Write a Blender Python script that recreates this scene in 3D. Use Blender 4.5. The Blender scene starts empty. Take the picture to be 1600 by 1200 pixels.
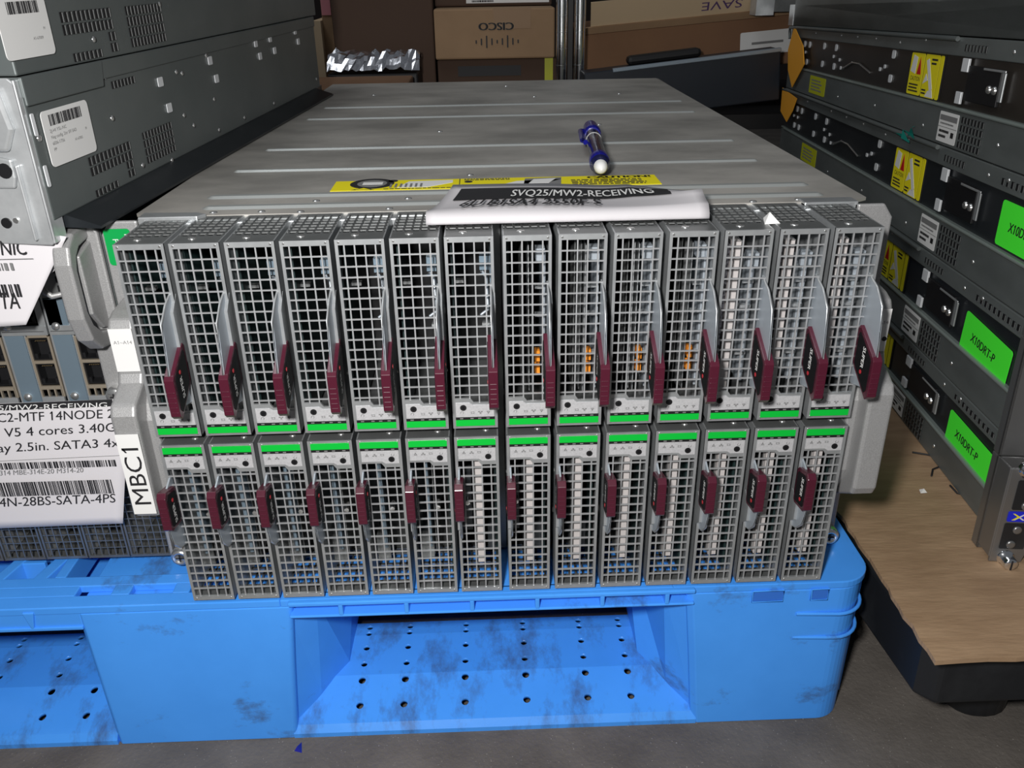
import bpy, math, random
from mathutils import Matrix, Vector, Euler, noise
random.seed(7)
PI = math.pi
scene = bpy.context.scene
COL = scene.collection
# ------------------------------------------------------------------ camera, world, light
CAM = (-0.00842, -0.46595, 0.38949)
YAW, PIT, ROL, FPX = 0.0263227, -0.458245, -0.016047, 1323.667
_f = Vector((math.sin(YAW)*math.cos(PIT), math.cos(YAW)*math.cos(PIT), math.sin(PIT)))
_r0 = Vector((math.cos(YAW), -math.sin(YAW), 0)); _u0 = _r0.cross(_f)
_r = _r0*math.cos(ROL) + _u0*math.sin(ROL); _u = -_r0*math.sin(ROL) + _u0*math.cos(ROL)
cd = bpy.data.cameras.new('camera'); cam = bpy.data.objects.new('camera', cd); COL.objects.link(cam)
M = Matrix((( _r.x, _u.x, -_f.x, CAM[0]), (_r.y, _u.y, -_f.y, CAM[1]), (_r.z, _u.z, -_f.z, CAM[2]), (0, 0, 0, 1)))
cam.matrix_world = M
cd.sensor_width = 36; cd.lens = FPX/1600*36; cd.clip_start = 0.01; cd.clip_end = 50
scene.camera = cam
scene.view_settings.view_transform = 'Standard'; scene.view_settings.look = 'None'
scene.view_settings.gamma = 1; scene.view_settings.use_curve_mapping = False
scene.view_settings.exposure = 0.0

def at(px, py, ax, c):
    d = _f + (px-800)/FPX*_r - (py-600)/FPX*_u
    i = 'xyz'.index(ax); t = (c-CAM[i])/d[i]
    return Vector(CAM) + d*t

w = bpy.data.worlds.new('world'); scene.world = w; w.use_nodes = True
wn = w.node_tree; bg = wn.nodes['Background']
bg.inputs[0].default_value = (0.86, 0.92, 1.0, 1); bg.inputs[1].default_value = 0.11

def area(name, loc, target, size, power, color):
    ld = bpy.data.lights.new(name, 'AREA'); ld.shape = 'DISK'; ld.size = size; ld.energy = power; ld.color = color
    o = bpy.data.objects.new(name, ld); COL.objects.link(o); o.location = loc
    o.rotation_euler = (Vector(target)-Vector(loc)).to_track_quat('-Z', 'Y').to_euler()
    return o
area('camera_flash', (-0.085, -0.49, 0.46), (-0.06, 0.1, 0.08), 0.05, 6.0, (1.0, 0.98, 0.96))
area('ceiling_lamp', (-0.9, 0.3, 2.6), (0, 0.3, 0.2), 1.0, 12, (0.93, 0.97, 1.0))

# ------------------------------------------------------------------ materials
MATS = {}
def mat(name, col, metal=0.0, rough=0.5, var=0.0, scale=20, col2=None, bump=0.0, bscale=200, spec=0.5, stretch=(1, 1, 1), thr=(0.35, 0.65), emit=None, coat=0):
    m = bpy.data.materials.new(name); m.use_nodes = True
    nt = m.node_tree; b = nt.nodes['Principled BSDF']
    b.inputs['Base Color'].default_value = (*col, 1); b.inputs['Metallic'].default_value = metal
    b.inputs['Roughness'].default_value = rough; b.inputs['Specular IOR Level'].default_value = spec
    if coat: b.inputs['Coat Weight'].default_value = coat; b.inputs['Coat Roughness'].default_value = 0.1
    if col2 is not None or bump:
        tc = nt.nodes.new('ShaderNodeTexCoord'); mp = nt.nodes.new('ShaderNodeMapping')
        mp.inputs['Scale'].default_value = stretch
        nt.links.new(tc.outputs['Object'], mp.inputs[0])
    if col2 is not None:
        n = nt.nodes.new('ShaderNodeTexNoise'); n.inputs['Scale'].default_value = scale; n.inputs['Detail'].default_value = 6; n.inputs['Roughness'].default_value = 0.6
        nt.links.new(mp.outputs[0], n.inputs['Vector'])
        r = nt.nodes.new('ShaderNodeValToRGB'); r.color_ramp.elements[0].position = thr[0]; r.color_ramp.elements[1].position = thr[1]
        r.color_ramp.elements[0].color = (*col, 1); r.color_ramp.elements[1].color = (*col2, 1)
        nt.links.new(n.outputs['Fac'], r.inputs[0]); nt.links.new(r.outputs[0], b.inputs['Base Color'])
    if bump:
        n2 = nt.nodes.new('ShaderNodeTexNoise'); n2.inputs['Scale'].default_value = bscale; n2.inputs['Detail'].default_value = 4
        nt.links.new(mp.outputs[0], n2.inputs['Vector'])
        bp = nt.nodes.new('ShaderNodeBump'); bp.inputs['Strength'].default_value = bump; bp.inputs['Distance'].default_value = 0.002
        nt.links.new(n2.outputs['Fac'], bp.inputs['Height']); nt.links.new(bp.outputs[0], b.inputs['Normal'])
    MATS[name] = m
    return m
mat('zinc', (0.46, 0.48, 0.49), 0.7, 0.36, col2=(0.56, 0.58, 0.59), scale=60)
mat('zinc_dull', (0.24, 0.25, 0.25), 0.8, 0.42, col2=(0.32, 0.33, 0.33), scale=40)
mat('grille', (0.44, 0.45, 0.46), 0.5, 0.38)
mat('cover', (0.47, 0.45, 0.415), 0.3, 0.5, col2=(0.28, 0.27, 0.25), scale=9, bump=0.08, bscale=60, stretch=(1, 1.6, 1))
mat('steel_dark', (0.120, 0.138, 0.138), 0.35, 0.42, col2=(0.145, 0.162, 0.16), scale=12)
mat('steel_darker', (0.020, 0.024, 0.028), 0.4, 0.35, col2=(0.030, 0.034, 0.038), scale=12)
mat('strip_grey', (0.155, 0.172, 0.170), 0.35, 0.45, col2=(0.115, 0.128, 0.126), scale=25, stretch=(1, .3, 1))
mat('lip', (0.30, 0.35, 0.33), 0.5, 0.35)
mat('slot_bright', (0.72, 0.74, 0.76), 0.2, 0.4)
mat('chrome', (0.85, 0.86, 0.88), 1.0, 0.14)
mat('screw', (0.75, 0.75, 0.74), 0.9, 0.25)
mat('silver_paint', (0.29, 0.29, 0.29), 0.35, 0.45, col2=(0.38, 0.38, 0.38), scale=1500, bump=0.15, bscale=1500)
mat('blue', (0.055, 0.29, 0.84), 0, 0.30, col2=(0.065, 0.325, 0.92), scale=10, bump=0.05, bscale=80)
def pallet_material(nm='blue', p0=.585, p1=.70, st=(1, 0.6, 1.6)):
    m = MATS[nm]; nt = m.node_tree; b = nt.nodes['Principled BSDF']
    src = b.inputs['Base Color'].links[0].from_socket
    tc = nt.nodes.new('ShaderNodeTexCoord')
    mp = nt.nodes.new('ShaderNodeMapping'); mp.inputs['Scale'].default_value = st; nt.links.new(tc.outputs['Object'], mp.inputs[0])
    a = nt.nodes.new('ShaderNodeTexNoise'); a.inputs['Scale'].default_value = 14; a.inputs['Detail'].default_value = 8; a.inputs['Roughness'].default_value = .7
    nt.links.new(mp.outputs[0], a.inputs['Vector'])
    r = nt.nodes.new('ShaderNodeValToRGB'); r.color_ramp.elements[0].position = p0; r.color_ramp.elements[1].position = p1
    r.color_ramp.elements[0].color = (0, 0, 0, 1); r.color_ramp.elements[1].color = (.75, .75, .75, 1)
    nt.links.new(a.outputs['Fac'], r.inputs[0])
    mx = nt.nodes.new('ShaderNodeMix'); mx.data_type = 'RGBA'
    nt.links.new(r.outputs[0], mx.inputs[0]); nt.links.new(src, mx.inputs[6]); mx.inputs[7].default_value = (.05, .075, .14, 1)
    nt.links.new(mx.outputs[2], b.inputs['Base Color'])
pallet_material()
mat('blue_worn', (0.055, 0.29, 0.84), 0, 0.32, col2=(0.065, 0.325, 0.92), scale=10, bump=0.05, bscale=80)
pallet_material('blue_worn', .50, .68, (2.2, 1.2, 1))
mat('concrete', (0.135, 0.120, 0.105), 0, 0.75, col2=(0.075, 0.066, 0.058), scale=16, bump=0.35, bscale=300, thr=(.3, .7))
def speckle(m, sc=260, thr=.68, c=(.42, .40, .36)):
    nt = m.node_tree; b = nt.nodes['Principled BSDF']; src = b.inputs['Base Color'].links[0].from_socket
    tc = nt.nodes.new('ShaderNodeTexCoord'); a = nt.nodes.new('ShaderNodeTexNoise'); a.inputs['Scale'].default_value = sc; a.inputs['Detail'].default_value = 2
    nt.links.new(tc.outputs['Object'], a.inputs['Vector'])
    r = nt.nodes.new('ShaderNodeValToRGB'); r.color_ramp.elements[0].position = thr; r.color_ramp.elements[1].position = thr+.05
    nt.links.new(a.outputs['Fac'], r.inputs[0])
    mx = nt.nodes.new('ShaderNodeMix'); mx.data_type = 'RGBA'
    nt.links.new(r.outputs[0], mx.inputs[0]); nt.links.new(src, mx.inputs[6]); mx.inputs[7].default_value = (*c, 1)
    nt.links.new(mx.outputs[2], b.inputs['Base Color'])
speckle(MATS['concrete'], 620, .70, (.30, .28, .25))
mat('cardboard', (0.37, 0.245, 0.145), 0, 0.75, col2=(0.29, 0.185, 0.105), scale=18, bump=0.25, bscale=90, stretch=(1, 4, 1))
mat('box_tan', (0.36, 0.23, 0.13), 0, 0.8, col2=(0.30, 0.19, 0.105), scale=8)
mat('box_light', (0.62, 0.47, 0.30), 0, 0.8)
mat('box_brown', (0.22, 0.115, 0.055), 0, 0.8, col2=(0.18, 0.09, 0.045), scale=6)
mat('box_dark', (0.075, 0.043, 0.028), 0, 0.85)  # dark brown of the far cartons and left shelf
mat('black_plastic', (0.012, 0.013, 0.015), 0, 0.45, col2=(0.03, 0.032, 0.035), scale=14, thr=(.5, .8))
mat('black', (0.006, 0.006, 0.007), 0, 0.5)
mat('maroon', (0.062, 0.008, 0.019), 0, 0.25, spec=0.6)
mat('label_black', (0.006, 0.006, 0.007), 0, 0.6, spec=0.15)
mat('red', (0.45, 0.02, 0.03), 0, 0.5)
mat('white', (0.70, 0.70, 0.69), 0, 0.55)
mat('paper', (0.64, 0.62, 0.64), 0, 0.65)
mat('paper_soft', (0.47, 0.455, 0.47), 0, 0.65)
mat('ink', (0.012, 0.012, 0.014), 0, 0.6)
mat('ink_grey', (0.18, 0.18, 0.18), 0, 0.6)
mat('green', (0.0, 0.42, 0.035), 0, 0.4)
mat('green_dark', (0.0, 0.30, 0.06), 0, 0.4)
mat('green_neon', (0.07, 0.95, 0.04), 0, 0.6)
mat('yellow', (0.80, 0.70, 0.01), 0, 0.5)
mat('yellow_dim', (0.46, 0.48, 0.01), 0, 0.5)
mat('orange', (0.90, 0.40, 0.03), 0, 0.6)
mat('panel_grey', (0.42, 0.42, 0.43), 0.2, 0.5, col2=(0.50, 0.50, 0.51), scale=900)
mat('pcb', (0.008, 0.022, 0.022), 0, 0.5)
mat('dimm', (0.46, 0.43, 0.42), 0, 0.55)
mat('bracket', (0.45, 0.50, 0.55), 0.5, 0.4)
mat('drive', (0.10, 0.11, 0.12), 0.5, 0.45)
mat('bluegrey', (0.20, 0.27, 0.33), 0.5, 0.4)
mat('gold', (0.60, 0.45, 0.25), 0.8, 0.35)
mat('amber', (0.75, 0.25, 0.02), 0, 0.5)
mat('ink_blue', (0.012, 0.014, 0.24), 0, 0.22, spec=0.7)
mat('pen_dark', (0.012, 0.014, 0.06), 0, 0.15, spec=0.8)
mat('foil', (0.70, 0.70, 0.74), 1.0, 0.25, bump=0.3, bscale=60)
mat('navy', (0.010, 0.014, 0.022), 0, 0.4)
mat('badge_blue', (0.01, 0.02, 0.55), 0, 0.35)
mat('teal', (0.01, 0.16, 0.13), 0, 0.3)
mat('pink', (0.65, 0.25, 0.28), 0, 0.7)
mat('wall', (0.03, 0.022, 0.02), 0, 0.9)

# ------------------------------------------------------------------ mesh builder
X, Y, Z = Vector((1, 0, 0)), Vector((0, 1, 0)), Vector((0, 0, 1))
def frame(o, r, u):
    r = Vector(r).normalized(); u = Vector(u); u = (u - r*u.dot(r)).normalized(); n = r.cross(u)
    o = Vector(o)
    return Matrix(((r.x, u.x, n.x, o.x), (r.y, u.y, n.y, o.y), (r.z, u.z, n.z, o.z), (0, 0, 0, 1)))
_txt = {}
def rawtext(s):
    cu = bpy.data.curves.new('t', 'FONT'); cu.body = s; cu.size = 1; cu.resolution_u = 3; cu.align_x = 'LEFT'
    o = bpy.data.objects.new('t', cu); COL.objects.link(o)
    dg = bpy.context.evaluated_depsgraph_get(); me = bpy.data.meshes.new_from_object(o.evaluated_get(dg))
    v = [tuple(a.co) for a in me.vertices]; f = [tuple(p.vertices) for p in me.polygons]
    bpy.data.objects.remove(o); bpy.data.curves.remove(cu); bpy.data.meshes.remove(me)
    return v, f, max([a[0] for a in v] or [0])
def textgeo(s):
    if s not in _txt:
        v, f, wm = rawtext(s)
        for k, ch in enumerate(s):            # give the bare-stroke figure one its flag
            if ch == '1':
                xr = rawtext(s[:k+1])[2]; n0 = len(v)
                v += [(xr-.03, .70, 0), (xr-.19, .57, 0), (xr-.19, .49, 0), (xr-.03, .60, 0)]; f.append((n0, n0+1, n0+2, n0+3))
        _txt[s] = (v, f, wm)
    return _txt[s]
class MB:
    def __init__(s): s.v = []; s.f = []; s.m = []; s.mats = []; s.M = Matrix.Identity(4); s.sm = []
    def mi(s, m):
        if m not in s.mats: s.mats.append(m)
        return s.mats.index(m)
    def add(s, vs, fs, m, smooth=False):
        k = len(s.v); i = s.mi(m)
        s.v += [tuple(s.M @ Vector(a)) for a in vs]
        s.f += [tuple(k+j for j in f) for f in fs]; s.m += [i]*len(fs); s.sm += [smooth]*len(fs)
        return s
    def box(s, a, b, m):
        x0, y0, z0 = a; x1, y1, z1 = b
        return s.add([(x0,y0,z0),(x1,y0,z0),(x1,y1,z0),(x0,y1,z0),(x0,y0,z1),(x1,y0,z1),(x1,y1,z1),(x0,y1,z1)],
              [(0,3,2,1),(4,5,6,7),(0,1,5,4),(1,2,6,5),(2,3,7,6),(3,0,4,7)], m)
    def prism(s, pts, d0, d1, m, axis='z'):
        # pts in the plane of the other two axes; x: (y,z)  y: (x,z)  z: (x,y)
        n = len(pts)
        def P(p, d): return {'x': (d, p[0], p[1]), 'y': (p[0], d, p[1]), 'z': (p[0], p[1], d)}[axis]
        ar = sum(pts[i][0]*pts[(i+1) % n][1]-pts[(i+1) % n][0]*pts[i][1] for i in range(n))
        if (ar < 0) != (axis == 'y'): pts = pts[::-1]
        vs = [P(p, d0) for p in pts]+[P(p, d1) for p in pts]
        fs = [tuple(range(n))[::-1], tuple(range(n, 2*n))]+[(i, (i+1) % n, n+(i+1) % n, n+i) for i in range(n)]
        if d1 < d0: fs = [f[::-1] for f in fs]
        return s.add(vs, fs, m)
    def cyl(s, c, r, h, m, axis='z', n=16, r2=None, smooth=True):
        r2 = r if r2 is None else r2
        def P(a, rr, d):
            p = (rr*math.cos(a), rr*math.sin(a))
            return {'z': (c[0]+p[0], c[1]+p[1], c[2]+d), 'y': (c[0]+p[1], c[1]+d, c[2]+p[0]), 'x': (c[0]+d, c[1]+p[0], c[2]+p[1])}[axis]
        vs = [P(2*PI*i/n, r, 0) for i in range(n)]+[P(2*PI*i/n, r2, h) for i in range(n)]
        s.add(vs, [(i, (i+1) % n, n+(i+1) % n, n+i) for i in range(n)], m, smooth)
        s.add(vs, [tuple(range(n))[::-1], tuple(range(n, 2*n))], m)
        return s
    def lathe(s, prof, m, n=20, Mx=None):
        # prof (r, z) about local z
        old = s.M
        if Mx is not None: s.M = s.M @ Mx
        vs = [(r*math.cos(2*PI*i/n), r*math.sin(2*PI*i/n), z) for r, z in prof for i in range(n)]
        fs = [(k*n+i, k*n+(i+1) % n, (k+1)*n+(i+1) % n, (k+1)*n+i) for k in range(len(prof)-1) for i in range(n)]
        s.add(vs, fs, m, True); s.add(vs, [tuple(range(n))[::-1], tuple(range((len(prof)-1)*n, len(prof)*n))], m)
        s.M = old; return s
    def tube(s, pts, r, m, n=8):
        pts = [Vector(p) for p in pts]; vs = []
        for i, p in enumerate(pts):
            t = (pts[min(i+1, len(pts)-1)]-pts[max(i-1, 0)]).normalized()
            a = t.orthogonal() if abs(t.z) > .95 else t.cross(Z); a.normalize(); b = t.cross(a)
            vs += [tuple(p+a*(r*math.cos(2*PI*k/n))+b*(r*math.sin(2*PI*k/n))) for k in range(n)]
        fs = [(i*n+k, i*n+(k+1) % n, (i+1)*n+(k+1) % n, (i+1)*n+k) for i in range(len(pts)-1) for k in range(n)]
        s.add(vs, fs, m, True); s.add(vs, [tuple(range(n))[::-1], tuple(range((len(pts)-1)*n, len(pts)*n))], m)
        return s
    # flat artwork in a local frame, thickness t
    def rect(s, x0, y0, x1, y1, m, z=0.0, t=0.0002):
        return s.box((x0, y0, z), (x1, y1, z+t), m)
    def rrect(s, x0, y0, x1, y1, r, m, z=0.0, t=0.0003):
        p = []
        for cx, cy, a0 in ((x1-r, y1-r, 0), (x0+r, y1-r, 90), (x0+r, y0+r, 180), (x1-r, y0+r, 270)):
            for k in range(5):
                a = math.radians(a0+k*22.5); p.append((cx+r*math.cos(a), cy+r*math.sin(a)))
        return s.prism(p, z, z+t, m, 'z')
    def text(s, st, x, y, size, m, z=0.0004, width=None, shear=0.0, rot=0.0, bold=0):
        if bold:
            for dx in (-bold, bold): s.text(st, x+dx*math.cos(rot), y+dx*math.sin(rot), size, m, z+.00002*(dx > 0), width, shear, rot)
        v, f, wmax = textgeo(st); sx = size if width is None else width/max(wmax, 1e-6)
        c, q = math.cos(rot), math.sin(rot)
        vs = []
        for a in v:
            px = a[0]*sx+a[1]*size*shear; py = a[1]*size
            vs.append((x+px*c-py*q, y+px*q+py*c, z))
        return s.add(vs, f, m)
    def barcode(s, x0, y0, x1, y1, m, z=0.0004, n=40, seed=1):
        rr = random.Random(seed); x = x0; u = (x1-x0)/n/1.6
        while x < x1-u:
            wd = u*rr.choice((.6, .6, 1.2, 1.9)); s.rect(x, y0, min(x+wd, x1), y1, m, z, 0.0001); x += wd+u*rr.choice((.6, .6, 1.1, 1.6))
        return s
    def scribble(s, x0, y0, x1, y1, rows, m, z=0.0004, seed=1):
        # tiny unreadable print: broken dashes
        rr = random.Random(seed); h = (y1-y0)/rows
        for k in range(rows):
            yy = y1-(k+.72)*h; x = x0; end = x1-(x1-x0)*rr.random()*.25
            while x < end:
                wd = (x1-x0)*rr.uniform(.03, .10); s.rect(x, yy, min(x+wd, end), yy+h*.5, m, z, 0.0001); x += wd+(x1-x0)*.018
        return s
    def build(s, name, parent=None, bevel=0.0, seg=2):
        me = bpy.data.meshes.new(name); me.from_pydata(s.v, [], s.f)
        for n_ in s.mats: me.materials.append(MATS[n_])
        me.polygons.foreach_set('material_index', s.m); me.polygons.foreach_set('use_smooth', s.sm); me.update()
        o = bpy.data.objects.new(name, me); COL.objects.link(o)
        if parent: o.parent = parent
        if bevel:
            b = o.modifiers.new('bevel', 'BEVEL'); b.width = bevel; b.segments = seg; b.limit_method = 'ANGLE'; b.angle_limit = math.radians(40)
        return o
def tag(o, label, cat, group=None):
    o['label'] = label; o['category'] = cat
    if group: o['group'] = group
    return o
def struct(o): o['kind'] = 'structure'; return o
def thing(name, label, cat, loc=(0, 0, 0), rot=(0, 0, 0), group=None):
    o = bpy.data.objects.new(name, None); COL.objects.link(o); o.empty_display_size = .02
    o.location = loc; o.rotation_euler = rot
    return tag(o, label, cat, group)
def plabel(o, s): o['label'] = s; return o
kids = {}
def copy_tree(o, parent=None):
    c = o.copy(); COL.objects.link(c); c.parent = parent
    for ch in [k for k in COL.objects if k.parent == o]: copy_tree(ch, c)
    return c
ORD = ['first', 'second', 'third', 'fourth', 'fifth', 'sixth', 'seventh', 'eighth', 'ninth', 'tenth', 'eleventh', 'twelfth', 'thirteenth', 'fourteenth']

# ------------------------------------------------------------------ setting
FZ = -0.132
struct(MB().box((-4, -3, FZ-.05), (4, 4, FZ), 'concrete').build('floor'))
struct(MB().box((-4, 3.2, FZ), (4, 3.3, 3.0), 'wall').build('wall_back'))

# ------------------------------------------------------------------ blue pallet
def blue_pallet():
    t = thing('plastic_pallet', 'scuffed bright blue plastic pallet on the concrete floor under the blade enclosures', 'pallet', (0, 0, FZ))
    H = -0.003-FZ                     # deck height above floor
    XR = 0.2595; XL = -0.80; DY = .80
    # top deck made of webs with openings
    d = MB(); m = 'blue'; z1 = H; z0 = H-.006
    def rib(x0, y0, x1, y1, zz=H-.022): d.box((x0, y0, zz), (x1, y1, z1), m)
    # right solid corner deck
    d.prism([(.115, 0)]+[(XR-.024+.024*math.cos(math.radians(a)), .024+.024*math.sin(math.radians(a))) for a in range(-90, 1, 9)]+[(XR, DY), (.115, DY)], z0, z1, m)
    d.box((-.16, 0, z0), (.115, .05, z1), m)
    d.box((-.16, .05, z0-.01), (.115, DY, z1-.004), m)
    # left part: rim, small holes, long pockets
    d.box((XL, 0, z0), (-.16, .0125, z1), m)
    d.box((XL, .0225, z0), (-.16, .0335, z1), m)
    xs = [-.80, -.72, -.64, -.56, -.48, -.40, -.330, -.3035, -.302, -.272, -.2655, -.2355, -.226, -.196, -.187]
    solid = [(XL, -.385), (-.372, -.322), (-.308, -.3015), (-.2735, -.2665), (-.2385, -.229), (-.200, -.190), (-.17, -.16)]
    for a, b in [(-.40, -.306), (-.281, -.268), (-.238, -.226), (-.196, -.16)]:
        d.box((a, .012, z0), (b, .023, z1), m)
    for x in (-.325, -.18, -.42, -.50): d.box((x-.004, .033, H-.02), (x+.004, DY, z1), m)
    d.prism([(-.345, .033), (-.335, .033), (-.318, .10), (-.328, .10)], H-.02, z1-.0005, m)
    d.prism([(-.375, .033), (-.366, .033), (-.349, .10), (-.358, .10)], H-.02, z1-.0005, m)
    d.box((XL, .095, H-.03), (-.16, .10, z1), m)
    for y in (.052, .072): d.box((-.37, y, H-.022), (-.345, y+.004, z1-.001), m)
    d.box((XL, .10, z0), (-.16, DY, z1-.002), m)
    d.box((XL, .034, H-.034), (-.16, .10, H-.030), m)
    # front skirt on left above the fork opening
    d.box((XL, .0006, H-.0175), (-.2985, .0036, z1-.0005), m)
    d.box((XL, -.001, H-.0195), (-.2985, .006, H-.0165), m)
    for x in (-.333, -.36, -.40): d.prism([(x-.001, H-.0170), (x+.001, H-.0170), (x+.004, H-.003), (x-.004, H-.003)], -.0012, .004, m, 'y')
    # skirt between the legs, with ribs and bottom flange
    d.box((-.152, .006, H-.0125), (.128, .0085, z1), m)
    d.box((-.154, -.003, H-.0140), (.130, .0085, H-.0120), m)
    d.box((-.154, -.0035, H-.0035), (.130, .0083, z1-.0003), m)
    for i in range(6):
        x = -.118+i*.0457
        d.prism([(x-.0016, H-.0125), (x+.0016, H-.0125), (x+.0016, H-.0030), (x-.0016, H-.0030)], -.0032, .0085, m, 'y')
    d.build('top_deck', t, .0008)
    # legs
    def leg(xt0, xt1, xb0, xb1, y1t, y1b, holes=False, round_r=False):
        g = MB(); n = []
        rows = [(H-.006, xt0, xt1, 0), (H*.5, (xt0*.5+xb0*.5), (xt1*.5+xb1*.5), -.002), (.0, xb0, xb1, -.004)]
        for (z, x0, x1, y0) in rows:
            rb = .022 if round_r else .004
            p = [(x0+.004, y0), (x1-rb, y0)]
            for k in range(1, 11):
                a = math.radians(-90+9*k); p.append((x1-rb+rb*math.cos(a), y0+rb+rb*math.sin(a)))
            p += [(x1, .16), (x0, .16), (x0, y0+.004)]
            n.append([(a, b, z) for a, b in p])
        k = len(n[0]); vs = sum(n, [])
        fs = [tuple(range(k)), tuple(range(2*k, 3*k))[::-1]]
        for r_ in range(2): fs += [(r_*k+i, (r_+1)*k+i, (r_+1)*k+(i+1) % k, r_*k+(i+1) % k) for i in range(k)]
        g.add(vs, fs, m)
        return g
    lg = leg(-.302, -.152, -.298, -.163, 0, 0)
    # sloping cheek on the right of the left leg
    def cheek(g, xt, xb, s):
        vs = [(xt-s*.004, .003, H-.013), (xt+s*.012, .02, H-.018), (xt+s*.030, .10, H-.018),
              (xb-s*.004, .0, 0.001), (xb+s*.016, .022, .018), (xb+s*.034, .050, .022), (xt+s*.031, .16, H-.018), (xb+s*.036, .16, .022), (xb+s*.0, .16, .0)]
        fs = [(0, 3, 4, 1), (1, 4, 5, 2), (2, 5, 7, 6), (3, 8, 7, 5, 4)]
        if s < 0: fs = [f[::-1] for f in fs]
        g.add(vs, fs, m, False)
    cheek(lg, -.152, -.163, 1)
    lg.build('leg', t, .0008, 2)
    rg = leg(.125, XR-.003, .137, .2545, 0, 0, round_r=True)
    cheek(rg, .125, .137, -1)
    o = rg.build('leg', t, .0008, 2)
    # rounded ribs on right leg corner and two slots
    for zz in (H-.027, H-.049):
        q = MB(); pts = []
        for k in range(0, 9):
            a = math.radians(-90+11.25*k); pts.append((.2345+.0225*math.cos(a)+.0008, .0215+.0225*math.sin(a)-.0015, zz))
        q.tube([(.205, -.0008, zz)]+pts+[(.2575, .12, zz)], .0014, m, 8).build('moulded_rib', t)
    s_ = MB()
    for a, b in ((.1715, .1935), (.2135, .2255)):
        s_.box((a, -.0009, H-.0145), (b, .0002, H-.0050), 'blue_slot_shade')  # surface plate, not cut in; the slot's shade is put into its blue
        s_.tube([(a, -.0012, H-.0050), (b, -.0012, H-.0050), (b, -.0012, H-.0145), (a, -.0012, H-.0145), (a, -.0012, H-.0050)], .0007, m, 6)
    s_.build('slot', t)
    far = MB(); far.box((XL, .50, .0), (XR-.01, .62, H-.006), m); far.build('rear_leg', t)
    side = MB(); side.box((XR-.0035, .02, .004), (XR, DY, z1-.001), m); side.build('side_wall', t)
    # bottom deck with drilled holes
    def bottom(x0, x1, cols, name):
        pf = [(-.004, 0), (-.004, .004), (.0, .009), (.036, .0215), (.078, .0235), (.094, .022), (.094, .0195), (.078, .0208), (.0365, .0188), (.003, .0065), (-.001, .0035), (-.001, 0)]
        e = MB(); e.prism(pf, x0, x1, 'blue_worn', 'x'); o = e.build(name, t)
        c = MB()
        for x in cols:
            for y in (.013, .032, .047, .064, .080, .088):
                c.cyl((x, y, -.01), .0029 if y < .04 else .0026, .10, m, 'z', 14)
        co = c.build('cutter'); co.parent = t
        bpy.context.view_layer.update()
        b = o.modifiers.new('b', 'BOOLEAN'); b.object = co; b.operation = 'DIFFERENCE'; b.solver = 'EXACT'
        dg = bpy.context.evaluated_depsgraph_get()
        me = bpy.data.meshes.new_from_object(o.evaluated_get(dg)); o.modifiers.clear(); o.data = me
        bpy.data.objects.remove(co)
    bottom(-.165, .14, (-.1168, -.083, -.0359, .0118, .0590, .0925), 'bottom_deck')
    bottom(-.62, -.297, (-.325, -.358, -.405, -.452, -.50), 'bottom_deck')
    return t
mat('blue_slot_shade', (0.03, 0.15, 0.58), 0, 0.5)
blue_pallet()

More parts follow.
